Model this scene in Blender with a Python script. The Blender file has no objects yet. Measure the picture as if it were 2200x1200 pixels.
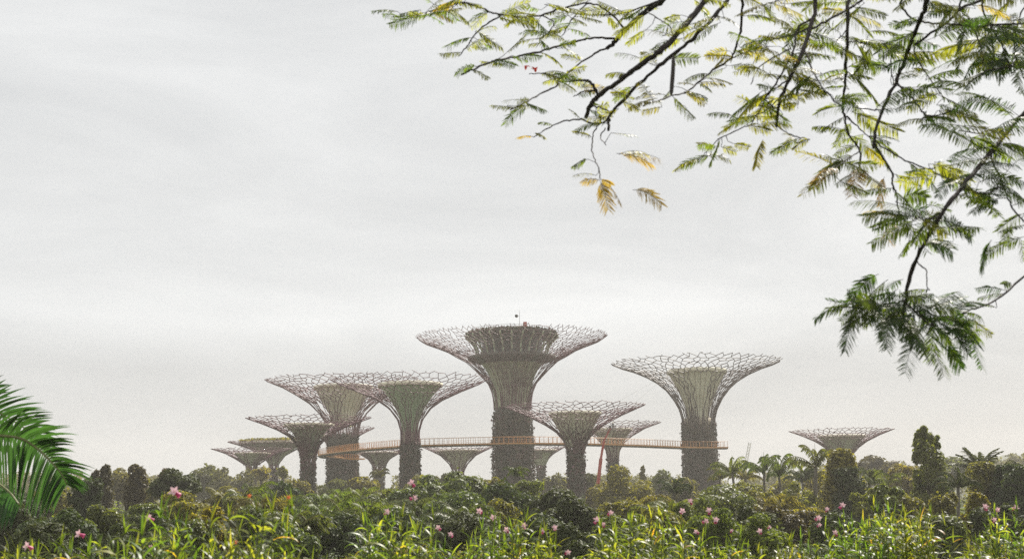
import bpy, math, random
import numpy as np
from mathutils import Matrix, Vector

R = math.radians
sc = bpy.context.scene
COL = sc.collection

# ------------------------------------------------------------------ camera
F = 2700.0                       # focal length in pixels of a 2200 px wide frame
EYE = np.array([0.0, 0.0, 8.0])
PITCH, ROLL = R(9.98), R(-0.75)
CM = Matrix.Rotation(R(90) + PITCH, 3, 'X') @ Matrix.Rotation(ROLL, 3, 'Z')
cam = bpy.data.cameras.new("camera")
cam.sensor_width = 36.0
cam.lens = F / 2200 * 36.0
cam.clip_start, cam.clip_end = 0.1, 6000
cam.dof.use_dof = True
cam.dof.focus_distance = 260
cam.dof.aperture_fstop = 4.5
camo = bpy.data.objects.new("camera", cam)
camo.matrix_world = Matrix.Translation(Vector(EYE)) @ CM.to_4x4()
COL.objects.link(camo)
sc.camera = camo
CMn = np.array(CM)

def at(x, y, d):
    """point at distance d along +Y that shows at photo pixel (x, y)"""
    v = CMn @ np.array([(x - 1100) / F, -(y - 600) / F, -1.0])
    return EYE + v * (d / v[1])

def zc(p):
    return float(-(CMn.T @ (np.asarray(p) - EYE))[2])

# ------------------------------------------------------------------ light
SUN_EL, SUN_AZ = R(46), R(28)     # azimuth clockwise from +Y (right of the view)
world = bpy.data.worlds.new("World")
sc.world = world
world.use_nodes = True
nt = world.node_tree
nt.nodes.clear()
def wn(t, **k):
    n = nt.nodes.new(t)
    for a, b in k.items(): setattr(n, a, b)
    return n
wout = wn('ShaderNodeOutputWorld'); wbg = wn('ShaderNodeBackground')
wbg.inputs['Strength'].default_value = 0.064
sky = wn('ShaderNodeTexSky', sky_type='NISHITA', sun_disc=False)
sky.sun_elevation, sky.sun_rotation = SUN_EL, SUN_AZ
sky.dust_density = 3.0
tc = wn('ShaderNodeTexCoord')
mp = wn('ShaderNodeMapping'); mp.inputs['Scale'].default_value = (1.0, 1.0, 3.8)
n1 = wn('ShaderNodeTexNoise'); n1.inputs['Scale'].default_value = 2.9; n1.inputs['Detail'].default_value = 7; n1.inputs['Roughness'].default_value = 0.6
n1.inputs['Distortion'].default_value = 0.5
r1 = wn('ShaderNodeValToRGB')
r1.color_ramp.elements[0].position = 0.30; r1.color_ramp.elements[0].color = (7.35, 7.48, 7.5, 1)
r1.color_ramp.elements[1].position = 0.68; r1.color_ramp.elements[1].color = (9.15, 9.25, 9.2, 1)
mx = wn('ShaderNodeMixRGB'); mx.inputs['Fac'].default_value = 0.93
nt.links.new(tc.outputs['Generated'], mp.inputs['Vector'])
nt.links.new(mp.outputs['Vector'], n1.inputs['Vector'])
nt.links.new(n1.outputs['Fac'], r1.inputs['Fac'])
nt.links.new(sky.outputs['Color'], mx.inputs['Color1'])
sx = wn('ShaderNodeSeparateXYZ'); nt.links.new(tc.outputs['Generated'], sx.inputs['Vector'])
n2 = wn('ShaderNodeTexNoise'); n2.inputs['Scale'].default_value = 1.7; n2.inputs['Detail'].default_value = 3; nt.links.new(mp.outputs['Vector'], n2.inputs['Vector'])
ma = wn('ShaderNodeMath', operation='MULTIPLY_ADD'); ma.inputs[1].default_value = 0.07; nt.links.new(n2.outputs['Fac'], ma.inputs[0]); nt.links.new(sx.outputs['Z'], ma.inputs[2])
r2 = wn('ShaderNodeValToRGB')                     # cloud layers by height above the horizon
e = r2.color_ramp.elements; e[0].position = 0.0; e[0].color = (.86, .855, .84, 1); e[1].position = 1.0; e[1].color = (1.05, 1.05, 1.05, 1)
for p_, v_ in ((.08, .85), (.145, .87), (.19, 1.07), (.225, 1.02), (.28, .97), (.38, 1.04)):
    q_ = e.new(p_); q_.color = (v_, v_, v_, 1)
nt.links.new(ma.outputs['Value'], r2.inputs['Fac'])
mm_ = wn('ShaderNodeMixRGB', blend_type='MULTIPLY'); mm_.inputs['Fac'].default_value = 1
nt.links.new(r1.outputs['Color'], mm_.inputs['Color1']); nt.links.new(r2.outputs['Color'], mm_.inputs['Color2'])
nt.links.new(mm_.outputs['Color'], mx.inputs['Color2'])
nt.links.new(mx.outputs['Color'], wbg.inputs['Color'])
nt.links.new(wbg.outputs['Background'], wout.inputs['Surface'])

sl = bpy.data.lights.new("sun", 'SUN'); sl.energy = 5.0; sl.angle = R(1.0); sl.color = (1.0, 0.94, 0.84)
so = bpy.data.objects.new("sun", sl)
sd = Vector((math.sin(SUN_AZ) * math.cos(SUN_EL), math.cos(SUN_AZ) * math.cos(SUN_EL), math.sin(SUN_EL)))
so.rotation_euler = sd.to_track_quat('Z', 'Y').to_euler()
so.location = (60, 80, 120)
COL.objects.link(so)

sc.view_settings.view_transform = 'Standard'
sc.view_settings.look = 'None'
sc.view_settings.exposure = 0.6
sc.view_settings.gamma = 1.0
sc.render.engine = 'CYCLES'
sc.cycles.max_bounces = 8
sc.cycles.transparent_max_bounces = 12
sc.cycles.volume_bounces = 0
sc.cycles.use_denoising = False
sc.cycles.sample_clamp_indirect = 6

# ------------------------------------------------------------------ materials
def mat(name, col, rough=0.6, jit=0.0, trans=0.0, tcol=None, noise=None, spec=0.5, island=False, ramp=None):
    m = bpy.data.materials.new(name); m.use_nodes = True
    t = m.node_tree; b = t.nodes['Principled BSDF']
    b.inputs['Roughness'].default_value = rough
    b.inputs['Specular IOR Level'].default_value = spec
    c = t.nodes.new('ShaderNodeRGB'); c.outputs[0].default_value = (*col, 1)
    last = c.outputs[0]
    if ramp:                                   # a second colour some leaves have
        ge = t.nodes.new('ShaderNodeNewGeometry'); rp = t.nodes.new('ShaderNodeValToRGB')
        e = rp.color_ramp.elements
        e[0].position = 0; e[0].color = (*col, 1); e[1].position = 1; e[1].color = (*ramp[-1][1], 1)
        for p, cc in ramp[:-1]:
            q = e.new(p); q.color = (*cc, 1)
        t.links.new(ge.outputs['Random Per Island'], rp.inputs['Fac']); last = rp.outputs['Color']
    if noise:
        nz = t.nodes.new('ShaderNodeTexNoise'); nz.inputs['Scale'].default_value = noise[0]; nz.inputs['Detail'].default_value = 5
        o = t.nodes.new('ShaderNodeTexCoord'); t.links.new(o.outputs['Object'], nz.inputs['Vector'])
        mr = t.nodes.new('ShaderNodeMapRange'); mr.inputs['From Min'].default_value = 0.3; mr.inputs['From Max'].default_value = 0.7
        mr.inputs['To Min'].default_value = noise[1]; mr.inputs['To Max'].default_value = noise[2]
        t.links.new(nz.outputs['Fac'], mr.inputs['Value'])
        mm = t.nodes.new('ShaderNodeMixRGB'); mm.blend_type = 'MULTIPLY'; mm.inputs['Fac'].default_value = 1
        t.links.new(last, mm.inputs['Color1']); t.links.new(mr.outputs['Result'], mm.inputs['Color2']); last = mm.outputs['Color']
    if jit:
        hs = t.nodes.new('ShaderNodeHueSaturation')
        src = t.nodes.new('ShaderNodeNewGeometry'); oi = t.nodes.new('ShaderNodeObjectInfo')
        m1 = t.nodes.new('ShaderNodeMapRange'); m1.inputs['To Min'].default_value = 1 - jit; m1.inputs['To Max'].default_value = 1 + jit
        t.links.new(src.outputs['Random Per Island'], m1.inputs['Value'])
        m2 = t.nodes.new('ShaderNodeMapRange'); m2.inputs['To Min'].default_value = 0.475; m2.inputs['To Max'].default_value = 0.52
        t.links.new(oi.outputs['Random'], m2.inputs['Value'])
        t.links.new(m1.outputs['Result'], hs.inputs['Value']); t.links.new(m2.outputs['Result'], hs.inputs['Hue'])
        t.links.new(last, hs.inputs['Color']); last = hs.outputs['Color']
    t.links.new(last, b.inputs['Base Color'])
    if trans:
        tr = t.nodes.new('ShaderNodeBsdfTranslucent'); ms = t.nodes.new('ShaderNodeMixShader'); ms.inputs['Fac'].default_value = trans
        if tcol:
            tm = t.nodes.new('ShaderNodeMixRGB'); tm.blend_type = 'MULTIPLY'; tm.inputs['Fac'].default_value = 1
            tm.inputs['Color2'].default_value = (*tcol, 1); t.links.new(last, tm.inputs['Color1']); t.links.new(tm.outputs['Color'], tr.inputs['Color'])
        else:
            t.links.new(last, tr.inputs['Color'])
        t.links.new(b.outputs['BSDF'], ms.inputs[1]); t.links.new(tr.outputs['BSDF'], ms.inputs[2])
        t.links.new(ms.outputs['Shader'], t.nodes['Material Output'].inputs['Surface'])
    return m

LEAFT = (2.6, 2.6, 0.9)
M = dict(
    ground=mat('soil_and_grass', (0.05, 0.06, 0.03), 0.9, noise=(0.2, 0.6, 1.3)),
    hill=mat('hill_green', (0.05, 0.065, 0.035), 0.9, noise=(0.05, 0.6, 1.3)),
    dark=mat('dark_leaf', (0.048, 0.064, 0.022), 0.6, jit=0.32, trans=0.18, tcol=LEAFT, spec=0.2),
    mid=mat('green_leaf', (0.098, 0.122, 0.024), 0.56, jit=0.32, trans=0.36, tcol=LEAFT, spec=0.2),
    gloss=mat('glossy_leaf', (0.084, 0.104, 0.028), 0.52, jit=0.35, trans=0.3, tcol=LEAFT, spec=0.45),
    yel=mat('yellow_green_leaf', (0.15, 0.145, 0.028), 0.5, jit=0.45, trans=0.4, tcol=LEAFT, spec=0.2),
    brown=mat('brownish_leaf', (0.075, 0.064, 0.032), 0.5, jit=0.45, trans=0.25, tcol=LEAFT, spec=0.2),
    olive=mat('olive_leaf', (0.122, 0.118, 0.028), 0.56, jit=0.32, trans=0.36, tcol=LEAFT, spec=0.2),
    red=mat('russet_leaf', (0.15, 0.07, 0.035), 0.5, jit=0.4, trans=0.3),
    far=mat('distant_leaf', (0.098, 0.105, 0.034), 0.6, jit=0.45, trans=0.3, tcol=LEAFT, spec=0.2),
    bark=mat('bark', (0.07, 0.055, 0.04), 0.9, noise=(6, 0.6, 1.3)),
    palmbark=mat('palm_bark', (0.13, 0.115, 0.09), 0.9, noise=(5, 0.6, 1.3)),
    concrete=mat('planted_trunk_core', (0.075, 0.072, 0.055), 0.9, noise=(0.8, 0.6, 1.3)),
    cover=mat('trunk_climber_leaf', (0.055, 0.068, 0.028), 0.6, jit=0.5, trans=0.2, spec=0.2, noise=(0.35, 0.3, 2.0), ramp=[(0.45, (0.07, 0.066, 0.034)), (0.75, (0.075, 0.052, 0.036)), (1.0, (0.09, 0.045, 0.05))]),
    steel=mat('plum_steel', (0.135, 0.052, 0.066), 0.6),
    steeld=mat('dark_plum_steel', (0.065, 0.042, 0.042), 0.55),
    funnel=mat('beige_funnel', (0.72, 0.71, 0.54), 0.7, noise=(0.35, 0.8, 1.1)),
    funnelg=mat('green_funnel', (0.34, 0.46, 0.26), 0.7, noise=(0.35, 0.75, 1.15)),
    funnelo=mat('olive_funnel', (0.40, 0.41, 0.28), 0.8, noise=(0.5, 0.7, 1.2)),
    rim=mat('funnel_rim', (0.72, 0.68, 0.52), 0.6),
    collar=mat('trunk_collar', (0.36, 0.31, 0.22), 0.7, noise=(0.8, 0.85, 1.1)),
    rib=mat('pale_green_rib', (0.42, 0.48, 0.32), 0.6),
    pavil=mat('dark_glass_pavilion', (0.05, 0.055, 0.045), 0.35),
    deckd=mat('dark_deck', (0.085, 0.078, 0.06), 0.7),
    orange=mat('orange_paint', (0.52, 0.25, 0.075), 0.5, noise=(1.5, 0.85, 1.1)),
    deckun=mat('walkway_underside', (0.10, 0.10, 0.075), 0.7),
    redp=mat('red_boom_paint', (0.42, 0.045, 0.03), 0.45, noise=(1.2, 0.8, 1.1)),
    olivep=mat('olive_boom_paint', (0.22, 0.20, 0.06), 0.5),
    greyp=mat('grey_metal', (0.16, 0.16, 0.15), 0.5),
    rubber=mat('rubber', (0.02, 0.02, 0.02), 0.8),
    white=mat('white_crane_paint', (0.7, 0.7, 0.66), 0.5),
    cloth=mat('dark_work_clothes', (0.03, 0.035, 0.045), 0.8),
    skin=mat('skin', (0.35, 0.2, 0.13), 0.6),
    helmet=mat('helmet', (0.5, 0.4, 0.08), 0.4),
    branch=mat('twig_bark', (0.028, 0.021, 0.018), 0.85, noise=(14, 0.6, 1.4)),
    featherg=mat('feather_leaf_green', (0.068, 0.094, 0.018), 0.5, jit=0.5, trans=0.55, tcol=(2.9, 2.9, 1.0)),
    feathershade=mat('feather_leaf_shade_tint', (0.040, 0.068, 0.018), 0.5, jit=0.45, trans=0.42, tcol=(2.2, 2.4, 0.9)),  # same leaf darkened: shade on the right and lower branches painted into its colour
    feathery=mat('feather_leaf_yellow', (0.15, 0.152, 0.022), 0.5, jit=0.4, trans=0.6, tcol=(2.8, 2.75, 1.1)),
    feathero=mat('feather_leaf_ochre', (0.25, 0.18, 0.04), 0.5, jit=0.3, trans=0.55, tcol=(2.4, 2.4, 1.2)),
    pod=mat('seed_pod', (0.035, 0.025, 0.02), 0.6),
    redf=mat('red_blossom', (0.7, 0.05, 0.02), 0.5, trans=0.4),
    frond=mat('coconut_leaflet', (0.028, 0.068, 0.022), 0.38, jit=0.6, trans=0.36, tcol=(1.9, 2.3, 1.0), spec=0.7),
    rachis=mat('frond_midrib', (0.16, 0.17, 0.06), 0.4),
    blade=mat('orchid_leaf', (0.068, 0.098, 0.022), 0.45, jit=0.5, trans=0.5, tcol=(3.1, 3.0, 1.0), spec=0.55,
              ramp=[(0.65, (0.075, 0.115, 0.024)), (0.9, (0.14, 0.155, 0.026)), (0.975, (0.17, 0.165, 0.03)), (1.0, (0.24, 0.13, 0.03))]),
    stalk=mat('orchid_stalk', (0.11, 0.13, 0.03), 0.5),
    petal=mat('pale_pink_petal', (0.78, 0.52, 0.56), 0.5, trans=0.35),
    lip=mat('magenta_lip', (0.62, 0.10, 0.26), 0.5, trans=0.3),
    opetal=mat('orange_petal', (0.8, 0.22, 0.08), 0.5, trans=0.35),
)

# ------------------------------------------------------------------ mesh helpers
class MB:
    def __init__(s): s.v, s.q, s.m, s.n, s.sm = [], [], [], 0, []
    def add(s, V, Q, mi=0, smooth=False):
        V = np.asarray(V, float).reshape(-1, 3); Q = np.asarray(Q, int).reshape(-1, 4)
        s.v.append(V); s.q.append(Q + s.n); s.n += len(V)
        s.m.append(np.full(len(Q), mi)); s.sm.append(np.full(len(Q), smooth))
    def quads(s, V, mi=0, smooth=False):          # V (n,4,3)
        n = len(V); s.add(V.reshape(-1, 3), np.arange(n * 4).reshape(n, 4), mi, smooth)
    def tube(s, P, rad, k=6, mi=0, cap=True):
        P = np.asarray(P, float); n = len(P); rad = np.broadcast_to(np.asarray(rad, float), (n,))
        T = np.gradient(P, axis=0); T /= np.linalg.norm(T, axis=1)[:, None] + 1e-9
        up = np.array([0, 0, 1.0]) if abs(T[0][2]) < 0.9 else np.array([1.0, 0, 0])
        V = []; u = np.cross(up, T[0]); u /= np.linalg.norm(u)
        for i in range(n):
            u = u - T[i] * u.dot(T[i]); u /= np.linalg.norm(u) + 1e-9; w = np.cross(T[i], u)
            a = np.arange(k) / k * 2 * np.pi
            V.append(P[i] + rad[i] * (np.cos(a)[:, None] * u + np.sin(a)[:, None] * w))
        V = np.concatenate(V); i = np.arange(n - 1)[:, None] * k; j = np.arange(k)[None]
        Q = np.stack([i + j, i + (j + 1) % k, i + k + (j + 1) % k, i + k + j], -1).reshape(-1, 4)
        if cap:
            c0 = len(V); V = np.vstack([V, P[0], P[-1]]); e = (n - 1) * k
            C = [[c0, (a + 1) % k, a, a - 0] for a in range(0)]
            Q2 = []
            for a in range(0, k - 1, 2):
                Q2.append([c0, (a + 2) % k, a + 1, a]); Q2.append([c0 + 1, e + a, e + a + 1, e + (a + 2) % k])
            Q = np.vstack([Q, np.array(Q2)]) if Q2 else Q
        s.add(V, Q, mi, True)
    def segs(s, A, B, ra, rb, k=4, mi=0):
        A = np.asarray(A, float); B = np.asarray(B, float); n = len(A)
        T = B - A; T /= np.linalg.norm(T, axis=1)[:, None] + 1e-9
        up = np.where(np.abs(T[:, 2:3]) < 0.9, np.array([[0, 0, 1.0]]), np.array([[1.0, 0, 0]]))
        u = np.cross(up, T); u /= np.linalg.norm(u, axis=1)[:, None] + 1e-9; w = np.cross(T, u)
        ra = np.broadcast_to(ra, (n,)); rb = np.broadcast_to(rb, (n,))
        a = np.arange(k) / k * 2 * np.pi
        d = np.cos(a)[None, :, None] * u[:, None] + np.sin(a)[None, :, None] * w[:, None]
        V = np.concatenate([A[:, None] + d * ra[:, None, None], B[:, None] + d * rb[:, None, None]], 1)
        i = (np.arange(n) * 2 * k)[:, None]; j = np.arange(k)[None]
        Q = np.stack([i + j, i + (j + 1) % k, i + k + (j + 1) % k, i + k + j], -1).reshape(-1, 4)
        s.add(V.reshape(-1, 3), Q, mi, True)
    def lathe(s, prof, n=40, mi=0, c=(0, 0, 0), wob=None):
        prof = np.asarray(prof, float); a = np.arange(n) / n * 2 * np.pi; k = len(prof)
        r = prof[:, 0][:, None] * np.ones((1, n))
        if wob is not None: r = r * wob(a, prof[:, 1])
        V = np.stack([r * np.cos(a), r * np.sin(a), prof[:, 1][:, None] + 0 * r], -1) + np.array(c)
        i = np.arange(k - 1)[:, None] * n; j = np.arange(n)[None]
        Q = np.stack([i + j, i + (j + 1) % n, i + n + (j + 1) % n, i + n + j], -1).reshape(-1, 4)
        s.add(V.reshape(-1, 3), Q, mi, True)
    def box(s, c, size, rot=None, mi=0):
        h = np.array(size) / 2
        V = np.array([[x, y, z] for x in (-1, 1) for y in (-1, 1) for z in (-1, 1)]) * h
        if rot is not None: V = V @ np.asarray(rot).T
        Q = [[0, 1, 3, 2], [4, 6, 7, 5], [0, 4, 5, 1], [2, 3, 7, 6], [0, 2, 6, 4], [1, 5, 7, 3]]
        s.add(V + np.array(c), Q, mi)
    def beam(s, a, b, w, h, mi=0):
        a = np.array(a, float); b = np.array(b, float); t = b - a; L = np.linalg.norm(t); t /= L
        up = np.array([0, 0, 1.0]) if abs(t[2]) < 0.95 else np.array([0, 1.0, 0])
        x = np.cross(up, t); x /= np.linalg.norm(x); z = np.cross(t, x)
        s.box((a + b) / 2, (w, L, h), np.stack([x, t, z], 1), mi)
    def leaves(s, P, N, L, W, rng, mi=0):
        n = len(P); N = N / (np.linalg.norm(N, axis=1)[:, None] + 1e-9)
        T = rng.normal(size=(n, 3)); T[:, 2] -= 0.35; T -= N * (T * N).sum(1)[:, None]; T /= np.linalg.norm(T, axis=1)[:, None] + 1e-9
        S = np.cross(N, T); L = np.broadcast_to(L, (n,))[:, None] * rng.uniform(.5, 1.55, (n, 1)); W = L * W
        V = np.stack([P - T * L * .5, P + S * W * .5 - T * L * .05, P + T * L * .5 - N * L * .12, P - S * W * .5 - T * L * .05], 1)
        s.quads(V, mi)
    def strips(s, P, az, L, W, e0, curl, S=5, mi=0, roll=None, prof=None):
        n = len(P); L = np.broadcast_to(L, (n,)); W = np.broadcast_to(W, (n,))
        side = np.stack([-np.sin(az), np.cos(az), np.zeros(n)], -1); hd = np.stack([np.cos(az), np.sin(az), np.zeros(n)], -1)
        prof = prof or [0.55, 0.95, 1.0, 0.8, 0.5, 0.06]
        p = P.copy(); rows = []
        for i in range(S + 1):
            e = e0 - curl * i / S
            w = (W * np.interp(i / S, np.linspace(0, 1, len(prof)), prof))[:, None] * .5
            tw = side if roll is None else side * np.cos(roll)[:, None] + np.array([0, 0, 1.0]) * np.sin(roll)[:, None]
            rows.append(np.stack([p - tw * w, p + tw * w], 1))
            p = p + (hd * np.cos(e)[:, None] + np.array([0, 0, 1.0]) * np.sin(e)[:, None]) * (L / S)[:, None]
        V = np.stack(rows, 1)                       # n, S+1, 2, 3
        b = (np.arange(n) * (S + 1) * 2)[:, None] + (np.arange(S) * 2)[None]
        Q = np.stack([b, b + 1, b + 3, b + 2], -1).reshape(-1, 4)
        s.add(V.reshape(-1, 3), Q, mi, True)
    def build(s, name, mats, parent=None, origin=None):
        V = np.concatenate(s.v); Q = np.concatenate(s.q)
        if origin is not None: V = V - np.asarray(origin)
        me = bpy.data.meshes.new(name)
        me.vertices.add(len(V)); me.vertices.foreach_set('co', V.astype(np.float32).ravel())
        me.loops.add(len(Q) * 4); me.loops.foreach_set('vertex_index', Q.astype(np.int32).ravel())
        me.polygons.add(len(Q)); me.polygons.foreach_set('loop_start', np.arange(len(Q), dtype=np.int32) * 4)
        me.polygons.foreach_set('material_index', np.concatenate(s.m).astype(np.int32))
        me.polygons.foreach_set('use_smooth', np.concatenate(s.sm))
        for m in (mats if isinstance(mats, (list, tuple)) else [mats]): me.materials.append(m)
        me.update(calc_edges=True); me.validate()
        o = bpy.data.objects.new(name, me); COL.objects.link(o)
        if parent is not None: o.parent = parent
        elif origin is not None: o.location = origin
        return o

def tag(o, label=None, cat=None, group=None, kind=None):
    if label: o['label'] = label
    if cat: o['category'] = cat
    if group: o['group'] = group
    if kind: o['kind'] = kind
    return o
def empty(name, loc, label, cat, group=None):
    o = bpy.data.objects.new(name, None); COL.objects.link(o); o.location = loc
    o.empty_display_size = 0.5
    return tag(o, label, cat, group)
def smooth(P, n=6):
    P = np.asarray(P, float)
    if len(P) < 3: return np.array([P[0] + (P[-1] - P[0]) * t for t in np.linspace(0, 1, n + 1)])
    E = np.vstack([2 * P[0] - P[1], P, 2 * P[-1] - P[-2]]); out = []
    for i in range(1, len(E) - 2):
        a, b, c, d = E[i - 1:i + 3]
        for t in np.arange(n) / n:
            out.append(.5 * (2 * b + (c - a) * t + (2 * a - 5 * b + 4 * c - d) * t * t + (3 * b - a - 3 * c + d) * t ** 3))
    out.append(P[-1]); return np.array(out)

# ------------------------------------------------------------------ the setting
def gz(x, y):
    r = np.hypot(x, np.maximum(y, 0)) if np.isscalar(y) else np.hypot(x, np.maximum(y, 0))
    return np.interp(r, [0, 15, 40, 100, 220, 5000], [6.35, 6.3, 3.4, 2.0, 0.0, 0.0])

g = MB()
rr = np.concatenate([np.linspace(0.01, 60, 25), np.linspace(75, 300, 16), np.geomspace(340, 1120, 12)])
aa = np.linspace(0, 2 * np.pi, 97)[:-1]
X = rr[:, None] * np.sin(aa); Y = rr[:, None] * np.cos(aa)
Z = np.interp(np.hypot(X, np.maximum(Y, 0)), [0, 15, 40, 100, 220, 5000], [6.35, 6.3, 3.4, 2.0, 0.0, 0.0])
nA = len(aa); i = np.arange(len(rr) - 1)[:, None] * nA; j = np.arange(nA)[None]
g.add(np.stack([X, Y, Z], -1).reshape(-1, 3), np.stack([i + j, i + nA + j, i + nA + (j + 1) % nA, i + (j + 1) % nA], -1).reshape(-1, 4), 0, True)
tag(g.build('ground', M['ground']), kind='structure')

# ------------------------------------------------------------------ steel tree towers
def prof_m(x, d, pts):
    out = []
    for hw, y in pts:
        p = at(x, y, d); out.append((hw / F * zc(p), p[2]))
    return np.array(out)

def resample(pr):
    s = np.concatenate([[0], np.cumsum(np.hypot(*np.diff(pr, axis=0).T))]); s /= s[-1]
    return lambda t: np.stack([np.interp(t, s, pr[:, 0]), np.interp(t, s, pr[:, 1])], -1)

def net_mesh(pr, n, K, rad, rng):
    """irregular honeycomb of rods, stretched lengthwise low down and closing to cells towards the rim"""
    f = resample(pr); mb = MB(); A = []; B = []; ra = []; rb = []; N2 = 2 * n
    def pos(th, t):
        rz = f(np.clip(t, 0, 1)); return np.stack([rz[:, 0] * np.cos(th), rz[:, 0] * np.sin(th), rz[:, 1]], -1)
    j = np.arange(N2); rows = []
    for k in range(K):
        u = (k + .5) / K; up = ((j + k) % 2 == 0) * 2 - 1
        tc_ = (.06 + .94 * (k + .4) / K) ** .85; am = (.30 - .10 * u) / K
        jt = min(1, .25 + u * 1.3)
        th = (j + rng.uniform(-.5, .5, N2) * jt) * 2 * np.pi / N2
        rows.append((th, tc_ + up * am + rng.uniform(-.3, .3, N2) / K * jt))
    W = lambda t: rad * (1.3 - .6 * t)
    def link(th0, t0, th1, t1): A.append((th0, t0)); B.append((th1, t1))
    reach = set(q for q in range(N2) if q % 2 == 1 and (n < 30 or rng.random() < .62))
    for q in reach: link(rows[0][0][q], 0.0, rows[0][0][q], rows[0][1][q])
    for k in range(K):
        th, t = rows[k]; u = k / max(1, K - 1); ups = set()
        full = np.clip(.22 + 1.25 * (u - .12), .22, .94)
        downs = [q for q in range(N2) if (q + k) % 2 == 1 and (q in reach or u > .55)]
        for q in downs:
            both = rng.random() < full; sd = 1 if rng.random() < .5 else -1
            for d_ in ((1, -1) if both else (sd,)):
                w_ = (q + d_) % N2; o_ = 2 * np.pi * ((q + d_) // N2)
                link(th[q], t[q], th[w_] + o_, t[w_]); ups.add(w_)
        reach = set()
        for q in ups:
            if k < K - 1:
                link(th[q], t[q], rows[k + 1][0][q], rows[k + 1][1][q]); reach.add(q)
            elif rng.random() < .6: link(th[q], t[q], th[q] + rng.normal(0, .3) * 2 * np.pi / N2, min(1, t[q] + rng.uniform(.02, .055)))
    A = np.array(A); B = np.array(B)
    md = (A + B) / 2
    PA, PM, PB = pos(A[:, 0], A[:, 1]), pos(md[:, 0], md[:, 1]), pos(B[:, 0], B[:, 1])
    mb.segs(PA, PM, W(A[:, 1]), W(md[:, 1]), 4); mb.segs(PM, PB, W(md[:, 1]), W(B[:, 1]), 4)
    return mb

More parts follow.
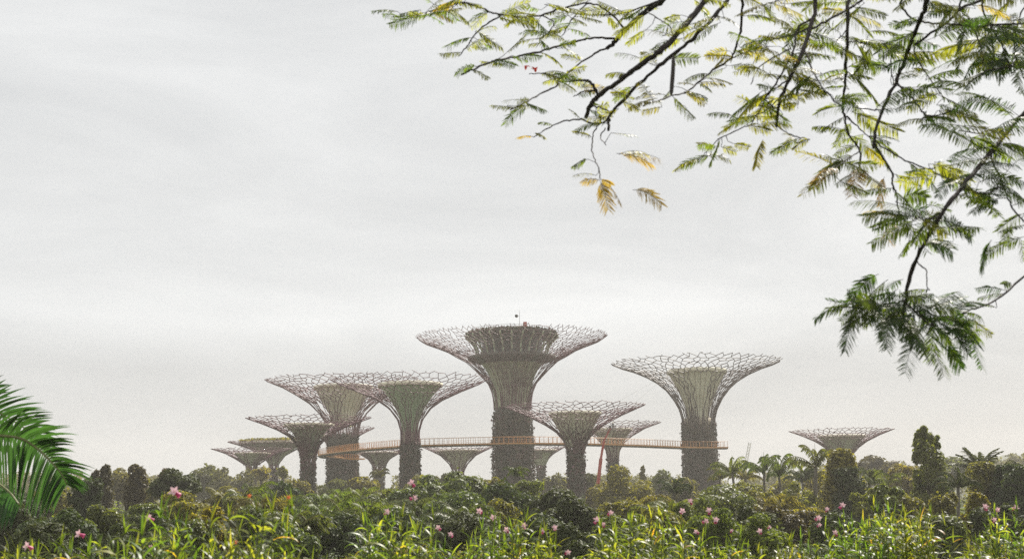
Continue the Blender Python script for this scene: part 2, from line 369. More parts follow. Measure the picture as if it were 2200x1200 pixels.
def tower(x, d, net, core, label, seed, n0=30, n1=58, K=11, rad=0.1, cover_top=None, cover_flare=0, fun='funnel', collar=None,
          base=1.06, greenrim=False, steel='steel', roof=False):
    rng = np.random.default_rng(seed)
    b = at(x, 1080, d); org = np.array([b[0], d, 0.0])
    # the tower stands upright, so shift the origin to where its foot shows
    p = at(x, 1010, d); org[0] = p[0]
    n1 = int(n1); t = empty('tree_tower', org, label, 'tree tower', 'steel tree towers of the garden')
    pr = prof_m(x, d, net); pr[:, 1] = np.maximum(pr[:, 1], 3)
    rb, zb = pr[0]
    # trunk core
    m = MB(); rt = rb * .94
    m.lathe([(rt * base, -.3), (rt * 1.02, zb * .5), (rt, zb), (min(rt, prof_m(x, d, core)[0][0]), zb + 1.0)], 36)
    m.build('trunk', M['concrete'], t)
    # leafy cover climbing the trunk
    ztop = at(x, cover_top, d)[2] if cover_top else zb
    n = int(np.clip(2 * np.pi * rb * ztop / (0.3 * (d / 300) ** 2) * 3.4, 900, 14000))
    th = rng.uniform(0, 2 * np.pi, n); u = rng.uniform(0, 1, n) ** 0.9; z = u * ztop
    z += np.where(u > .93, rng.uniform(-.6, 1.2, n), 0)
    fl = np.interp(z, pr[:, 1], pr[:, 0]); fl = np.where(z < zb, rb * (base + (1 - base) * z / max(zb, 1)), np.minimum(fl, rb + (fl - rb) * .8))
    lump = 0.12 * np.sin(th * 7 + z * .9) + .1 * np.sin(th * 13 - z * 1.7)
    r = fl + lump * (rb * .12) + rng.exponential(.13, n) * (d / 330) + .02
    P = np.stack([r * np.cos(th), r * np.sin(th), z], -1); N = np.stack([np.cos(th), np.sin(th), rng.normal(.2, .5, n)], -1) + rng.normal(0, .8, (n, 3))
    m = MB(); m.leaves(P, N, 0.58 * d / 300, .6, rng)
    m.build('plant_cover', M['cover'], t)
    # steel branches
    net_mesh(pr, int(n1 * .92), K + 2, rad * 1.04, rng).build('steel_branches', M[steel], t)
    # inner funnel
    if core:
        cp = prof_m(x, d, core); m = MB()
        f = resample(cp); q = f(np.linspace(0, 1, 14)); m.lathe(q, 48)
        fo = m.build('funnel', M[fun], t)
        m = MB()                                         # fine ribs down the funnel
        for a in np.arange(28) / 28 * 2 * np.pi:
            m.tube(np.stack([(q[:, 0] + .06) * np.cos(a), (q[:, 0] + .06) * np.sin(a), q[:, 1]], -1), .07, 4, cap=False)
        m.build('rib', M['rib'] if fun != 'funnel' else M['collar'], fo)
        if not roof:
            m = MB(); r, z = q[-1]; h = (q[-1][1] - q[0][1]) * .07
            m.lathe([(r * .97 - .05, z - h), (r + .05, z - h), (r + .12, z + .02), (r - .1, z + .1), (r - .6, z - .1)], 56)
            m.build('rim', M['rim'], fo)
    if collar:
        y0, y1 = collar; z0, z1 = at(x, y0, d)[2], at(x, y1, d)[2]; m = MB()
        m.lathe([(rt * .8, z0 - .02), (rt * .97, z0), (rt * .93, z1), (rt * .7, z1 + .02)], 40)
        m.build('collar', M['collar'], t)
    if greenrim:
        rg = np.random.default_rng(seed + 50); r0, z0 = prof_m(x, d, core)[-1]
        n = 2600; th = rg.uniform(0, 2 * np.pi, n); rr_ = r0 * np.sqrt(rg.uniform(.1, 1.05, n))
        P = np.stack([rr_ * np.cos(th), rr_ * np.sin(th), z0 + rg.uniform(-.3, .8, n)], -1)
        m = MB(); m.leaves(P, rg.normal(0, 1, (n, 3)) + np.array([0, 0, .8]), 1.0, .6, rg); m.build('roof_planting', M['olive'], t)
    if roof:
        S = zc(at(x, 740, d)) / F
        zz = lambda y: at(x, y, d)[2]
        m = MB(); m.lathe([(60 * S, zz(783)), (90 * S, zz(775)), (95 * S, zz(772)), (95 * S, zz(766)), (60 * S, zz(765)), (1, zz(765))], 56)
        m.build('roof_deck', M['deckd'], t)
        m = MB(); m.lathe([(66 * S, zz(765.5)), (64 * S, zz(742)), (70 * S, zz(724)), (70 * S, zz(721)), (1, zz(720))], 48)
        m.build('pavilion', M['pavil'], t)
        m = MB()
        m.lathe([(40 * S, zz(726)), (90 * S, zz(726)), (97 * S, zz(723)), (97 * S, zz(719)), (88 * S, zz(717)), (1, zz(716))], 64)
        rf = m.build('roof', M['deckd'], t)
        rg = np.random.default_rng(77); n = 3800; th = rg.uniform(0, 2 * np.pi, n); ed = rg.random(n) < .6
        rr_ = np.where(ed, rg.uniform(92, 99, n), rg.uniform(60, 97, n)) * S
        P = np.stack([rr_ * np.cos(th), rr_ * np.sin(th), np.where(ed, rg.uniform(zz(726), zz(716), n), zz(717) + rg.uniform(0, .5, n))], -1)
        m = MB(); m.leaves(P, rg.normal(0, 1, (n, 3)), .7, .6, rg); m.build('roof_planting', M['cover'], rf)
        for k in range(26):
            a = (k + .5) / 26 * 2 * np.pi; pts = [(76, 765), (78, 753), (83, 741), (92, 731), (98, 726), (100, 721)]
            m = MB(); m.tube(smooth([(h * S * math.cos(a), h * S * math.sin(a), zz(y)) for h, y in pts], 3), .22, 5)
            m.build('support', M['rib'], t)
        m = MB(); x0 = 17 * S
        m.tube([(x0, -8, zz(717)), (x0, -8, zz(688)), (x0, -8, zz(675))], [.06, .05, .03], 6)
        m.tube(smooth([(x0 - .9, -8, zz(688)), (x0 - .55, -8, zz(688)), (x0 - .2, -8, zz(688))], 3), .05, 6)
        mo = m.build('antenna', M['greyp'], rf)
        m = MB(); a = np.linspace(-1.57, 1.57, 7)
        m.lathe(np.stack([.42 * np.cos(a) + .01, .42 * np.sin(a) + zz(688)], -1), 14, c=(x0 - .75, -8, 0)); m.build('antenna_ball', M['rubber'], rf)
        m = MB(); m.box((x0 + 1.0, -8, zz(714)), (2.2, .8, 1.2)); m.box((x0 + 1.4, -8, zz(714) + 1.1), (.9, .6, 1.0)); m.build('roof_plant_box', M['redp'], rf)
        m = MB()
        for k in range(90):
            a = k / 90 * 2 * np.pi; m.segs([(86 * S * math.cos(a), 86 * S * math.sin(a), zz(717.5))], [(86 * S * math.cos(a), 86 * S * math.sin(a), zz(717.5) + 1.2)], .04, .04)
        for h in (.6, 1.2):
            a = np.linspace(0, 2 * np.pi, 61); m.tube(np.stack([86 * S * np.cos(a), 86 * S * np.sin(a), 0 * a + zz(717.5) + h], -1), .04, 4, cap=False)
        m.build('railing', M['greyp'], rf)
    return t

tower(1103, 322, [(40, 880), (40, 870), (41, 858), (44, 842), (52, 823), (63, 811), (80, 793), (100, 775), (121, 764), (141, 752), (166, 742), (190, 733), (206, 722)],
      [(37, 880), (38, 850), (44, 815), (57, 790), (72, 774), (90, 766)], 'tallest steel tree tower, with a roofed deck and antenna on top', 1,
      n0=54, n1=112, K=13, rad=.085, cover_top=893, fun='funnelo', roof=True, base=1.18, steel='steel')
tower(1505, 338, [(35, 925), (35, 900), (40, 880), (52, 857), (68, 836), (85, 821), (110, 806), (140, 793), (165, 785), (183, 777)],
      [(21, 905), (24, 880), (33, 855), (47, 825), (63, 795)], 'large steel tree tower where the orange walkway ends on the right', 2,
      n0=34, n1=62, K=11, rad=.115, cover_top=912, collar=(925, 898), base=1.1, steel='steeld')
tower(881, 285, [(20, 955), (20, 926), (27, 901), (45, 877), (69, 860), (108, 842), (150, 825), (172, 812)],
      [(15, 930), (18, 905), (28, 880), (45, 853), (69, 824)], 'steel tree tower with a green inner funnel, left of the tallest tower', 3,
      n0=28, n1=56, K=10, rad=.088, cover_top=955, fun='funnelg', collar=(956, 928), base=1.12)
tower(736, 355, [(32, 940), (33, 928), (37, 908), (51, 887), (72, 866), (100, 848), (130, 831), (167, 816)],
      [(24, 915), (30, 885), (45, 860), (63, 829)], 'large steel tree tower with the orange walkway curling round its trunk', 4,
      n0=34, n1=62, K=11, rad=.12, cover_top=938, base=1.04)
tower(662, 262, [(15, 1010), (15, 985), (23, 958), (40, 938), (68, 922), (103, 908), (134, 897)],
      [(16, 975), (22, 945), (36, 925), (53, 911)], 'smaller steel tree tower whose canopy overlaps the trunk with the curling walkway', 5,
      n0=26, n1=50, K=9, rad=.085, cover_top=932, fun='funnelo', base=1.12)
tower(540, 372, [(9, 1015), (12, 999), (34, 985), (56, 973), (86, 963)], [(10, 1000), (24, 985), (39, 973)],
      'far left steel tree tower, lowest canopy of the two overlapping ones', 6, n0=22, n1=46, K=7, rad=.105, fun='funnelo', base=1.2, cover_top=1000)
tower(588, 405, [(8, 1012), (11, 995), (24, 978), (48, 965), (76, 955), (100, 948)], [(9, 1000), (20, 980), (45, 962), (72, 949)],
      'far left steel tree tower with a green planted flat top', 7, n0=22, n1=46, K=7, rad=.11, fun='funnelo', greenrim=True, base=1.2)
tower(814, 405, [(11, 1020), (13, 1000), (24, 985), (46, 972), (68, 963)], [(11, 1000), (22, 984), (40, 971)],
      'small steel tree tower seen below the walkway, left of the green-funnel tower', 8, n0=22, n1=42, K=7, rad=.105, fun='funnelo', base=1.2, cover_top=990)
tower(985, 402, [(11, 1022), (12, 1012), (20, 996), (38, 978), (60, 967), (80, 958)], [(9, 1008), (18, 992), (32, 977), (50, 967)],
      'small steel tree tower under the walkway between the green-funnel and tallest towers', 9, n0=24, n1=46, K=7, rad=.1, base=1.1)
tower(1162, 412, [(9, 1010), (10, 992), (27, 975), (56, 958)], [(9, 1000), (22, 976), (36, 966)],
      'small steel tree tower half hidden behind the tallest tower', 10, n0=22, n1=40, K=6, rad=.105, fun='funnelo', base=1.1, cover_top=990)
tower(1238, 262, [(17.5, 975), (20, 962), (25, 947), (42, 927), (64, 912), (100, 893), (151, 871)], [(20, 960), (28, 935), (41, 912), (56, 886)],
      'steel tree tower standing in front of the walkway, right of the tallest tower', 11, n0=28, n1=54, K=10, rad=.085, cover_top=925, base=1.15)
tower(1317, 358, [(12, 992), (15, 968), (26, 951), (43, 937), (70, 921), (106, 908)], [(11, 985), (15, 962), (26, 944), (43, 921)],
      'steel tree tower behind the red boom lift and the walkway', 12, n0=24, n1=48, K=8, rad=.1, cover_top=990, base=1.05)
tower(1812, 345, [(12, 1012), (14, 990), (22, 975), (35, 961), (53, 948), (80, 935), (111, 923)], [(11, 995), (18, 975), (32, 955), (50, 935)],
      'lone steel tree tower at far right rising behind the palms', 13, n0=26, n1=54, K=8, rad=.1, fun='funnelo', base=1.05)
tower(725, 415, [(10, 1000), (14, 965), (30, 945), (60, 928), (83, 917)], [(10, 980), (18, 955), (38, 935)],
      'steel tree tower almost hidden behind the trunk with the curling walkway', 14, n0=22, n1=42, K=7, rad=.11, fun='funnelo')

# ------------------------------------------------------------------ elevated walkway
ZD = 21.2
def wp(x, d): p = at(x, 960, d); return (p[0], d, ZD)
path = smooth([wp(1561, 332.5), wp(1520, 331.5), wp(1470, 328), wp(1380, 314), wp(1260, 301), wp(1145, 294), wp(1062, 293), wp(905, 297), wp(850, 303),
               wp(770, 318), wp(722, 333), wp(694, 349), wp(700, 362), wp(725, 367)], 14)
wk = empty('elevated_walkway', (0, 0, 0), 'orange elevated walkway curving between the two large tree towers', 'walkway')
def ribbon(path, w, hts, name, parent, mi_mats):
    T = np.gradient(path, axis=0); T[:, 2] = 0; T /= np.linalg.norm(T, axis=1)[:, None]; S = np.stack([T[:, 1], -T[:, 0], 0 * T[:, 0]], -1)
    return T, S
T, S = ribbon(path, 0, 0, '', None, None)
def sweep(mb, path, S, sect, mi=0):
    k = len(sect); n = len(path)
    V = np.stack([path + S * a + np.array([0, 0, b]) for a, b in sect], 1).reshape(-1, 3)
    i = np.arange(n - 1)[:, None] * k; j = np.arange(k)[None]
    Q = np.stack([i + j, i + (j + 1) % k, i + k + (j + 1) % k, i + k + j], -1).reshape(-1, 4)
    mb.add(V, Q, mi)
    if k == 4:
        mb.add(V[:4], [[0, 1, 2, 3]], mi); mb.add(V[-4:], [[3, 2, 1, 0]], mi)
m = MB(); sweep(m, path, S, [(-.95, -.6), (.95, -.6), (1.2, -.33), (-1.2, -.33)]); m.build('underside', M['deckun'], wk)
m = MB(); sweep(m, path, S, [(-1.3, -.32), (1.3, -.32), (1.3, 0), (-1.3, 0)]); m.build('deck', M['orange'], wk)
def railing(path, S, off, parent, step=1.15, h=1.4):
    d = np.concatenate([[0], np.cumsum(np.linalg.norm(np.diff(path, axis=0), axis=1))])
    s = np.arange(0.1, d[-1], step); E = path + S * off
    P = np.stack([np.interp(s, d, E[:, c]) for c in range(3)], -1)
    m = MB(); m.segs(P, P + np.array([0, 0, h]), .055, .04, 4)
    for hh, r in ((h, .035), (h * .55, .012), (h * .25, .012)):
        m.tube(E + np.array([0, 0, hh]), r, 4)
    return m.build('railing', M['orange'], parent)
railing(path, S, 1.2, wk); railing(path, S, -1.2, wk)
# lower ring stub in front of the trunk
def wp2(x, d, y): p = at(x, y, d); return (p[0], d, p[2])
p2 = smooth([wp2(707, 341, 977), wp2(722, 336.5, 980), wp2(745, 334.5, 983), wp2(768, 335, 984), wp2(779, 337, 983.5)], 8)
T2, S2 = ribbon(p2, 0, 0, '', None, None)
m = MB(); sweep(m, p2, S2, [(-.8, -.35), (.8, -.35), (.8, 0), (-.8, 0)]); lo = m.build('landing', M['orange'], wk)
railing(p2, S2, -.75, lo, .7, 1.0)
m = MB()
for i_ in range(12, len(path) - 40, 11):               # suspension cables up to the canopies
    for tx, td, ty in ((1440, 332, 800),):
        if (tx > 1100) == (path[i_][0] > 0) and 22 < abs(path[i_][0] - at(tx, 900, td)[0]) < 40:
            m.segs([path[i_]], [at(tx, ty, td)], .02, .02, 3)
if m.n: m.build('cable', M['greyp'], wk)

# ------------------------------------------------------------------ boom lift and worker
bl0 = at(1274, 1147, 283); bl0[2] = 0
bl = empty('boom_lift', bl0, 'red telescopic boom lift reaching up past the walkway', 'boom lift')
def rel(p, o): return np.asarray(p) - np.asarray(o)
DB = 283
pts = [at(1277, 1100, DB), at(1281.5, 1066, DB), at(1291, 984, DB), at(1297.5, 946, DB), at(1312, 918, DB)]
m = MB(); m.box((0, 0, .95), (2.4, 5.0, .7)); m.box((0, -.4, 1.75), (2.2, 3.0, .9)); m.box((0, 1.0, 2.5), (1.0, 1.6, .7)); m.build('chassis', M['olivep'], bl)
for sx in (-1.15, 1.15):
    for sy in (-1.7, 1.7):
        m = MB(); m.tube([(sx - .2, sy, .6), (sx + .2, sy, .6)], .6, 16); m.tube([(sx - .22, sy, .6), (sx + .22, sy, .6)], .25, 10, 1); m.build('wheel', [M['rubber'], M['greyp']], bl)
m = MB(); m.beam((0, .3, 2.3), rel(pts[0], bl0), .55, .6); m.beam(rel(pts[0], bl0), rel(pts[1], bl0), .5, .55); m.build('lower_arm', M['olivep'], bl)
m = MB(); m.beam(rel(pts[1], bl0), rel(pts[2], bl0), .72, .8); m.build('boom', M['redp'], bl)
m = MB(); m.beam(rel(pts[2], bl0) - rel(rel(pts[2], bl0), rel(pts[3], bl0)) * 0, rel(pts[3], bl0), .5, .52)
m.beam(rel(pts[3], bl0), rel(pts[4], bl0), .34, .36); m.build('boom', M['redp'], bl)
bk = rel(at(1316, 924, DB), bl0)
m = MB(); m.box(bk, (1.5, 1.1, .08))
for zz_ in (.55, 1.1):
    for a, b in (((-.75, -.55), (.75, -.55)), ((.75, -.55), (.75, .55)), ((.75, .55), (-.75, .55)), ((-.75, .55), (-.75, -.55))):
        m.segs([bk + np.array([*a, zz_])], [bk + np.array([*b, zz_])], .035, .035)
for a in ((-.75, -.55), (.75, -.55), (.75, .55), (-.75, .55), (0, -.55), (0, .55)):
    m.segs([bk + np.array([*a, 0])], [bk + np.array([*a, 1.1])], .035, .035)
m.box(bk + np.array([-.5, -.45, .8]), (.4, .2, .5)); m.build('basket', M['greyp'], bl)

def skin_body(name, verts, edges, radii, mat_, parent=None, root=0, sub=1):
    me = bpy.data.meshes.new(name); me.from_pydata(verts, edges, []); o = bpy.data.objects.new(name, me); COL.objects.link(o)
    o.modifiers.new('s', 'SKIN'); sd_ = o.modifiers.new('d', 'SUBSURF'); sd_.levels = sub
    for k, v in enumerate(me.skin_vertices[0].data):
        r = radii[k]; v.radius = (r, r) if np.isscalar(r) else r; v.use_root = (k == root)
    dg = bpy.context.evaluated_depsgraph_get(); ev = o.evaluated_get(dg); nm = bpy.data.meshes.new_from_object(ev)
    o.modifiers.clear(); o.data = nm; nm.materials.clear(); nm.materials.append(mat_); nm.name = name
    for p in nm.polygons: p.use_smooth = True
    if parent: o.parent = parent
    return o
bw = bl0 + bk + np.array([.15, 0, .05])
ps = empty('person', bw, 'worker in dark clothes standing in the boom lift basket', 'person')
V_ = [(0, 0, .95), (0, 0, 1.15), (0, .02, 1.38), (0, .01, 1.5), (0, 0, 1.6), (0, -.02, 1.7), (.1, 0, .88), (.12, -.02, .5), (.13, .03, .06), (.14, -.12, .03),
      (-.1, 0, .88), (-.12, -.02, .5), (-.13, .03, .06), (-.14, -.12, .03), (.19, 0, 1.4), (.27, -.05, 1.15), (.24, -.3, 1.08), (.22, -.4, 1.1),
      (-.19, 0, 1.4), (-.27, -.05, 1.15), (-.24, -.3, 1.08), (-.22, -.4, 1.1)]
E_ = [(0, 1), (1, 2), (2, 3), (3, 4), (4, 5), (0, 6), (6, 7), (7, 8), (8, 9), (0, 10), (10, 11), (11, 12), (12, 13), (2, 14), (14, 15), (15, 16), (16, 17), (2, 18), (18, 19), (19, 20), (20, 21)]
RD = [.14, .13, .15, .065, .09, .085, .095, .065, .045, .035, .095, .065, .045, .035, .065, .05, .038, .035, .065, .05, .038, .035]
skin_body('body', V_, E_, RD, M['cloth'], ps)
m = MB(); a = np.linspace(0, 1.57, 6); m.lathe(np.stack([.13 * np.cos(a) + .01, .12 * np.sin(a) + 1.68], -1), 14, c=(0, -.01, 0)); m.lathe([(.12, 1.68), (.17, 1.67), (.16, 1.66), (.1, 1.66)], 14, c=(0, -.02, 0)); m.build('helmet', M['helmet'], ps)

# ------------------------------------------------------------------ far crane
c0 = at(1601, 1010, 640); c0[2] = 0
cr = empty('construction_crane', c0, 'pale construction crane jib far behind the palms', 'crane')
def lattice(mb, a, b, w, n):
    a = np.array(a, float); b = np.array(b, float); t = (b - a) / np.linalg.norm(b - a); x = np.cross(t, [0, 1, 0]); x /= np.linalg.norm(x); y = np.cross(t, x)
    cs = [x * w + y * w, -x * w + y * w, -x * w - y * w, x * w - y * w]
    for c in cs: mb.segs([a + c], [b + c], .16, .16)
    for k in range(n):
        p, q = a + (b - a) * k / n, a + (b - a) * (k + 1) / n
        for e in range(4): mb.segs([p + cs[e]], [q + cs[(e + 1) % 4]], .1, .1)
m = MB(); zt = at(1601, 1004, 640)[2]; lattice(m, (0, 0, 0), (0, 0, zt), .8, 10); m.build('mast', M['white'], cr)
m = MB(); e1 = rel(at(1611, 950, 640), c0); lattice(m, (0, 0, zt), e1, .55, 8); m.build('jib', M['white'], cr)

# ------------------------------------------------------------------ planting
def ell(rng, n):
    v = rng.normal(size=(n, 3)); return v / np.linalg.norm(v, axis=1)[:, None]
def crown_pts(rng, rx, rz, n, K, cs=(.26, .46), up=.25):
    c = ell(rng, K) * rng.uniform(.35, .82, (K, 1)); c[:, 2] = np.abs(c[:, 2]) * .9 - .25 * rng.random(K) if False else c[:, 2]
    r = rng.uniform(cs[0] * .8, cs[1], K); w = r ** 2; k = rng.choice(K, n, p=w / w.sum())
    d = ell(rng, n); d[:, 2] += up; d /= np.linalg.norm(d, axis=1)[:, None]
    p = c[k] + d * (r[k] * rng.uniform(.7, 1.12, n) ** .7)[:, None] * np.where(rng.random(n) < .06, rng.uniform(1, 1.35, n), 1)[:, None]
    q_ = np.quantile(np.abs(p), .975, axis=0); zt_ = np.quantile(p[:, 2], .985); p = p / np.array([q_[0], q_[1], max(zt_, .5)]); c = c / np.array([q_[0], q_[1], max(zt_, .5)])
    N = d + rng.normal(0, .5, (n, 3)); N[:, 2] += .3
    return p * np.array([rx, rx, rz]), N, c * np.array([rx, rx, rz])
def leaf_L(d): return max(0.17, 3.9 * d / 1257)
def nleaf(area_m2, L, W, cov): return int(np.clip(area_m2 / (L * L * W * .5) * cov, 250, 9000))

def fronds(mb, rng, base, n, L, e_lo, e_hi, droop, leaflet, w, nl=26, az=None, hang=.5, mi=0, rmi=1, rr_=.02, taper=True, pw=1.4):
    for k in range(n):
        a = (az[k] if az is not None else (k / n + rng.uniform(-.4, .4) / n) * 2 * np.pi * 2.618)
        e0 = rng.uniform(e_lo, e_hi); l = L * rng.uniform(.8, 1.1); cu = droop * rng.uniform(.8, 1.2)
        t = np.linspace(0, 1, 14); e = e0 - cu * t ** pw
        st = np.stack([np.cos(a) * np.cos(e), np.sin(a) * np.cos(e), np.sin(e)], -1) * l / 13
        P = base + np.vstack([[0, 0, 0], np.cumsum(st[:-1], 0)])
        mb.tube(P, np.linspace(rr_, rr_ * .3, 14), 4, rmi, cap=False)
        leaflets(mb, rng, P, leaflet, w, nl, hang, mi)
def leaflets(mb, rng, P, leaflet, w, nl, hang, mi=0, bend=False, t0=.12):
    t = np.linspace(t0, .99, nl); s = np.linspace(0, 1, len(P))
    B = np.stack([np.interp(t, s, P[:, c]) for c in range(3)], -1)
    Tn = np.gradient(P, axis=0); Tn /= np.linalg.norm(Tn, axis=1)[:, None]; TT = np.stack([np.interp(t, s, Tn[:, c]) for c in range(3)], -1)
    side = np.cross(TT, [0, 0, 1.0]); side /= np.linalg.norm(side, axis=1)[:, None] + 1e-6
    ln = leaflet * np.sin(np.pi * np.clip(t * .85 + .12, 0, 1)) ** .6
    for sg in (-1, 1):
        D = TT * .55 + side * sg * .8 + np.array([0, 0, -hang]) + rng.normal(0, .12, (nl, 3)); D /= np.linalg.norm(D, axis=1)[:, None]
        l = (ln * rng.uniform(.85, 1.15, nl))[:, None]
        wv = np.cross(D, [0, 0, 1.0]) * .6 + TT * .6; wv -= D * (wv * D).sum(1)[:, None]; wv /= np.linalg.norm(wv, axis=1)[:, None]
        D2 = D + np.array([0, 0, -.55 * hang - .15]); D2 /= np.linalg.norm(D2, axis=1)[:, None]
        m1 = B + D * l * .5; m2 = m1 + D2 * l * .5
        mb.quads(np.stack([B - wv * w * .35, B + wv * w * .35, m1 + wv * w * .5, m1 - wv * w * .5], 1), mi)
        mb.quads(np.stack([m1 - wv * w * .5, m1 + wv * w * .5, m2 + wv * w * .08, m2 - wv * w * .08], 1), mi)

SEED = [100]
def plant(kind, x, yt, w, d, label, c='mid', hpx=None, group=None, K=None, cov=3.0, trunk_px=None, tp=None):
    """kind, centre x / top y / width in photo pixels, distance"""
    SEED[0] += 1; rng = np.random.default_rng(SEED[0])
    top = at(x, yt, d); S = zc(top) / F; wid = w * S; g0 = float(gz(top[0], d)); H = top[2] - g0
    org = np.array([top[0], d, g0]); L = leaf_L(d)
    if kind == 'shrub':
        rx = wid / 2; hc = min(H, (hpx * S if hpx else wid * 1.15)); rz = hc / 2
        K = K or int(np.clip(10 + wid * 1.1, 11, 22)); n = nleaf(4 * np.pi * rx * rz * 1.2, L, .55, cov)
        P, N, C = crown_pts(rng, rx, rz, n, K); P[:, 2] += H - rz; C[:, 2] += H - rz
        t = empty('shrub', org, label, 'shrub', group)
        mb = MB(); mb.leaves(P, N, L, .55, rng); mb.build('foliage', M[c], t)
        mb = MB()
        for k in range(5): mb.tube(smooth([(0, 0, -.2), C[k] * .5 + np.array([0, 0, H * .2]), C[k]], 3), np.linspace(.07, .03, 7), 5)
        mb.build('stem', M['bark'], t); return t
    if kind == 'tree':
        rx = wid / 2; hc = hpx * S if hpx else wid * .9; hc = min(hc, H * .92); rz = hc / 2
        K = K or 26; n = nleaf(4 * np.pi * rx * rz * 1.2, L, .55, cov)
        P, N, C = crown_pts(rng, rx, rz, n, K, cs=(.2, .4)); P[:, 2] += H - rz; C[:, 2] += H - rz
        t = empty('broadleaf_tree', org, label, 'tree', group)
        mb = MB(); mb.leaves(P, N, L, .55, rng); mb.build('crown', M[c], t)
        mb = MB(); r0 = .02 * H + .08; fk = np.array([rng.normal(0, .3), 0, max(H - hc * .85, H * .25)])
        mb.tube(smooth([(0, 0, -.3), fk * .5, fk], 4), np.linspace(r0, r0 * .7, 9), 8)
        for k in range(9): mb.tube(smooth([fk, (fk + C[k]) / 2 + rng.normal(0, rx * .08, 3), C[k]], 4), np.linspace(r0 * .55, .03, 9), 5)
        mb.build('trunk', M['bark'], t); return t
    if kind == 'column':
        hc = min(H * .97, hpx * S if hpx else H * .95); rx = wid / 2; K = K or 34
        u = np.linspace(0, 1, K); cz = H - hc + hc * u; rad = rx * np.interp(u, [0, .15, .6, .88, 1], tp or [.75, .95, .82, .6, .34])
        th = rng.uniform(0, 6.28, K); C = np.stack([np.cos(th) * rad * .62, np.sin(th) * rad * .62, cz], -1) * np.where(rng.random((K, 1)) < .5, 1, [[1.15, 1.15, 1]]); cr_ = rx * rng.uniform(.24, .58, K) * np.interp(u, [0, .8, 1], [1, .9, .5])
        n = nleaf(2 * np.pi * rx * hc * 1.2, L, .5, cov); k = rng.integers(0, K, n); dd = ell(rng, n)
        P = C[k] + dd * (cr_[k] * rng.uniform(.7, 1.15, n))[:, None] * np.array([1, 1, 1.5]); P[:, 2] = np.minimum(P[:, 2], H + .2)
        N = dd + rng.normal(0, .4, (n, 3)) + np.array([0, 0, .2])
        t = empty('columnar_tree', org, label, 'tree', group)
        mb = MB(); mb.leaves(P, N, L, .5, rng); mb.build('crown', M[c], t)
        mb = MB(); mb.tube([(0, 0, -.3), (0, 0, H * .5), (0, 0, H * .9)], [.05 * wid + .1, .03 * wid + .06, .03], 8); mb.build('trunk', M['bark'], t); return t
    if kind in ('palm', 'date', 'fountain'):
        LL = wid * (.68 if kind == 'palm' else .55)
        t = empty({'palm': 'feather_palm', 'date': 'date_palm', 'fountain': 'palm_clump'}[kind], org, label, 'palm', group)
        mb = MB(); wl = max(.06, 1.5 * d / 1257)
        if kind == 'palm':
            zb = H - LL * .6
            fronds(mb, rng, np.array([0, 0, zb]), 11, LL * 1.12, R(30), R(84), R(140), LL * .2, wl * .8, 22, hang=1.0, rr_=.06, pw=2.0)
            mb.segs([(0, 0, zb)], [(.05, 0, zb + LL * .75)], .05, .015)
        elif kind == 'date':
            zb = H - LL * .8
            fronds(mb, rng, np.array([0, 0, zb]), 26, LL, R(0), R(85), R(50), LL * .22, wl, 22, hang=.1, rr_=.06)
        else:
            zb = .0; LL = max(LL, H * .95)
            for k in range(6):
                b = np.array([rng.normal(0, wid * .14), rng.normal(0, wid * .14), H - wid * rng.uniform(.45, .9)])
                fronds(mb, rng, b, 7, (H - b[2]) * 1.35, R(48), R(84), R(120), wid * .17, wl * 1.1, 22, hang=.75, rr_=.05, pw=1.8)
        mb.build('crown', [M[c], M['olive']], t)
        mb = MB()
        if kind == 'fountain':
            for k in range(7): mb.tube([(rng.normal(0, .1 * wid), rng.normal(0, .1 * wid), -.2), (rng.normal(0, .08 * wid), rng.normal(0, .08 * wid), H - wid * .6)], .06, 5)
        else:
            r0 = (trunk_px or 6) * S / 2
            mb.tube(smooth([(0, 0, -.3), (rng.normal(0, .15), 0, zb * .5), (0, 0, zb + .1)], 6), np.linspace(r0 * 1.25, r0 * .85, 13), 8)
        mb.build('trunk', M['palmbark'], t); return t

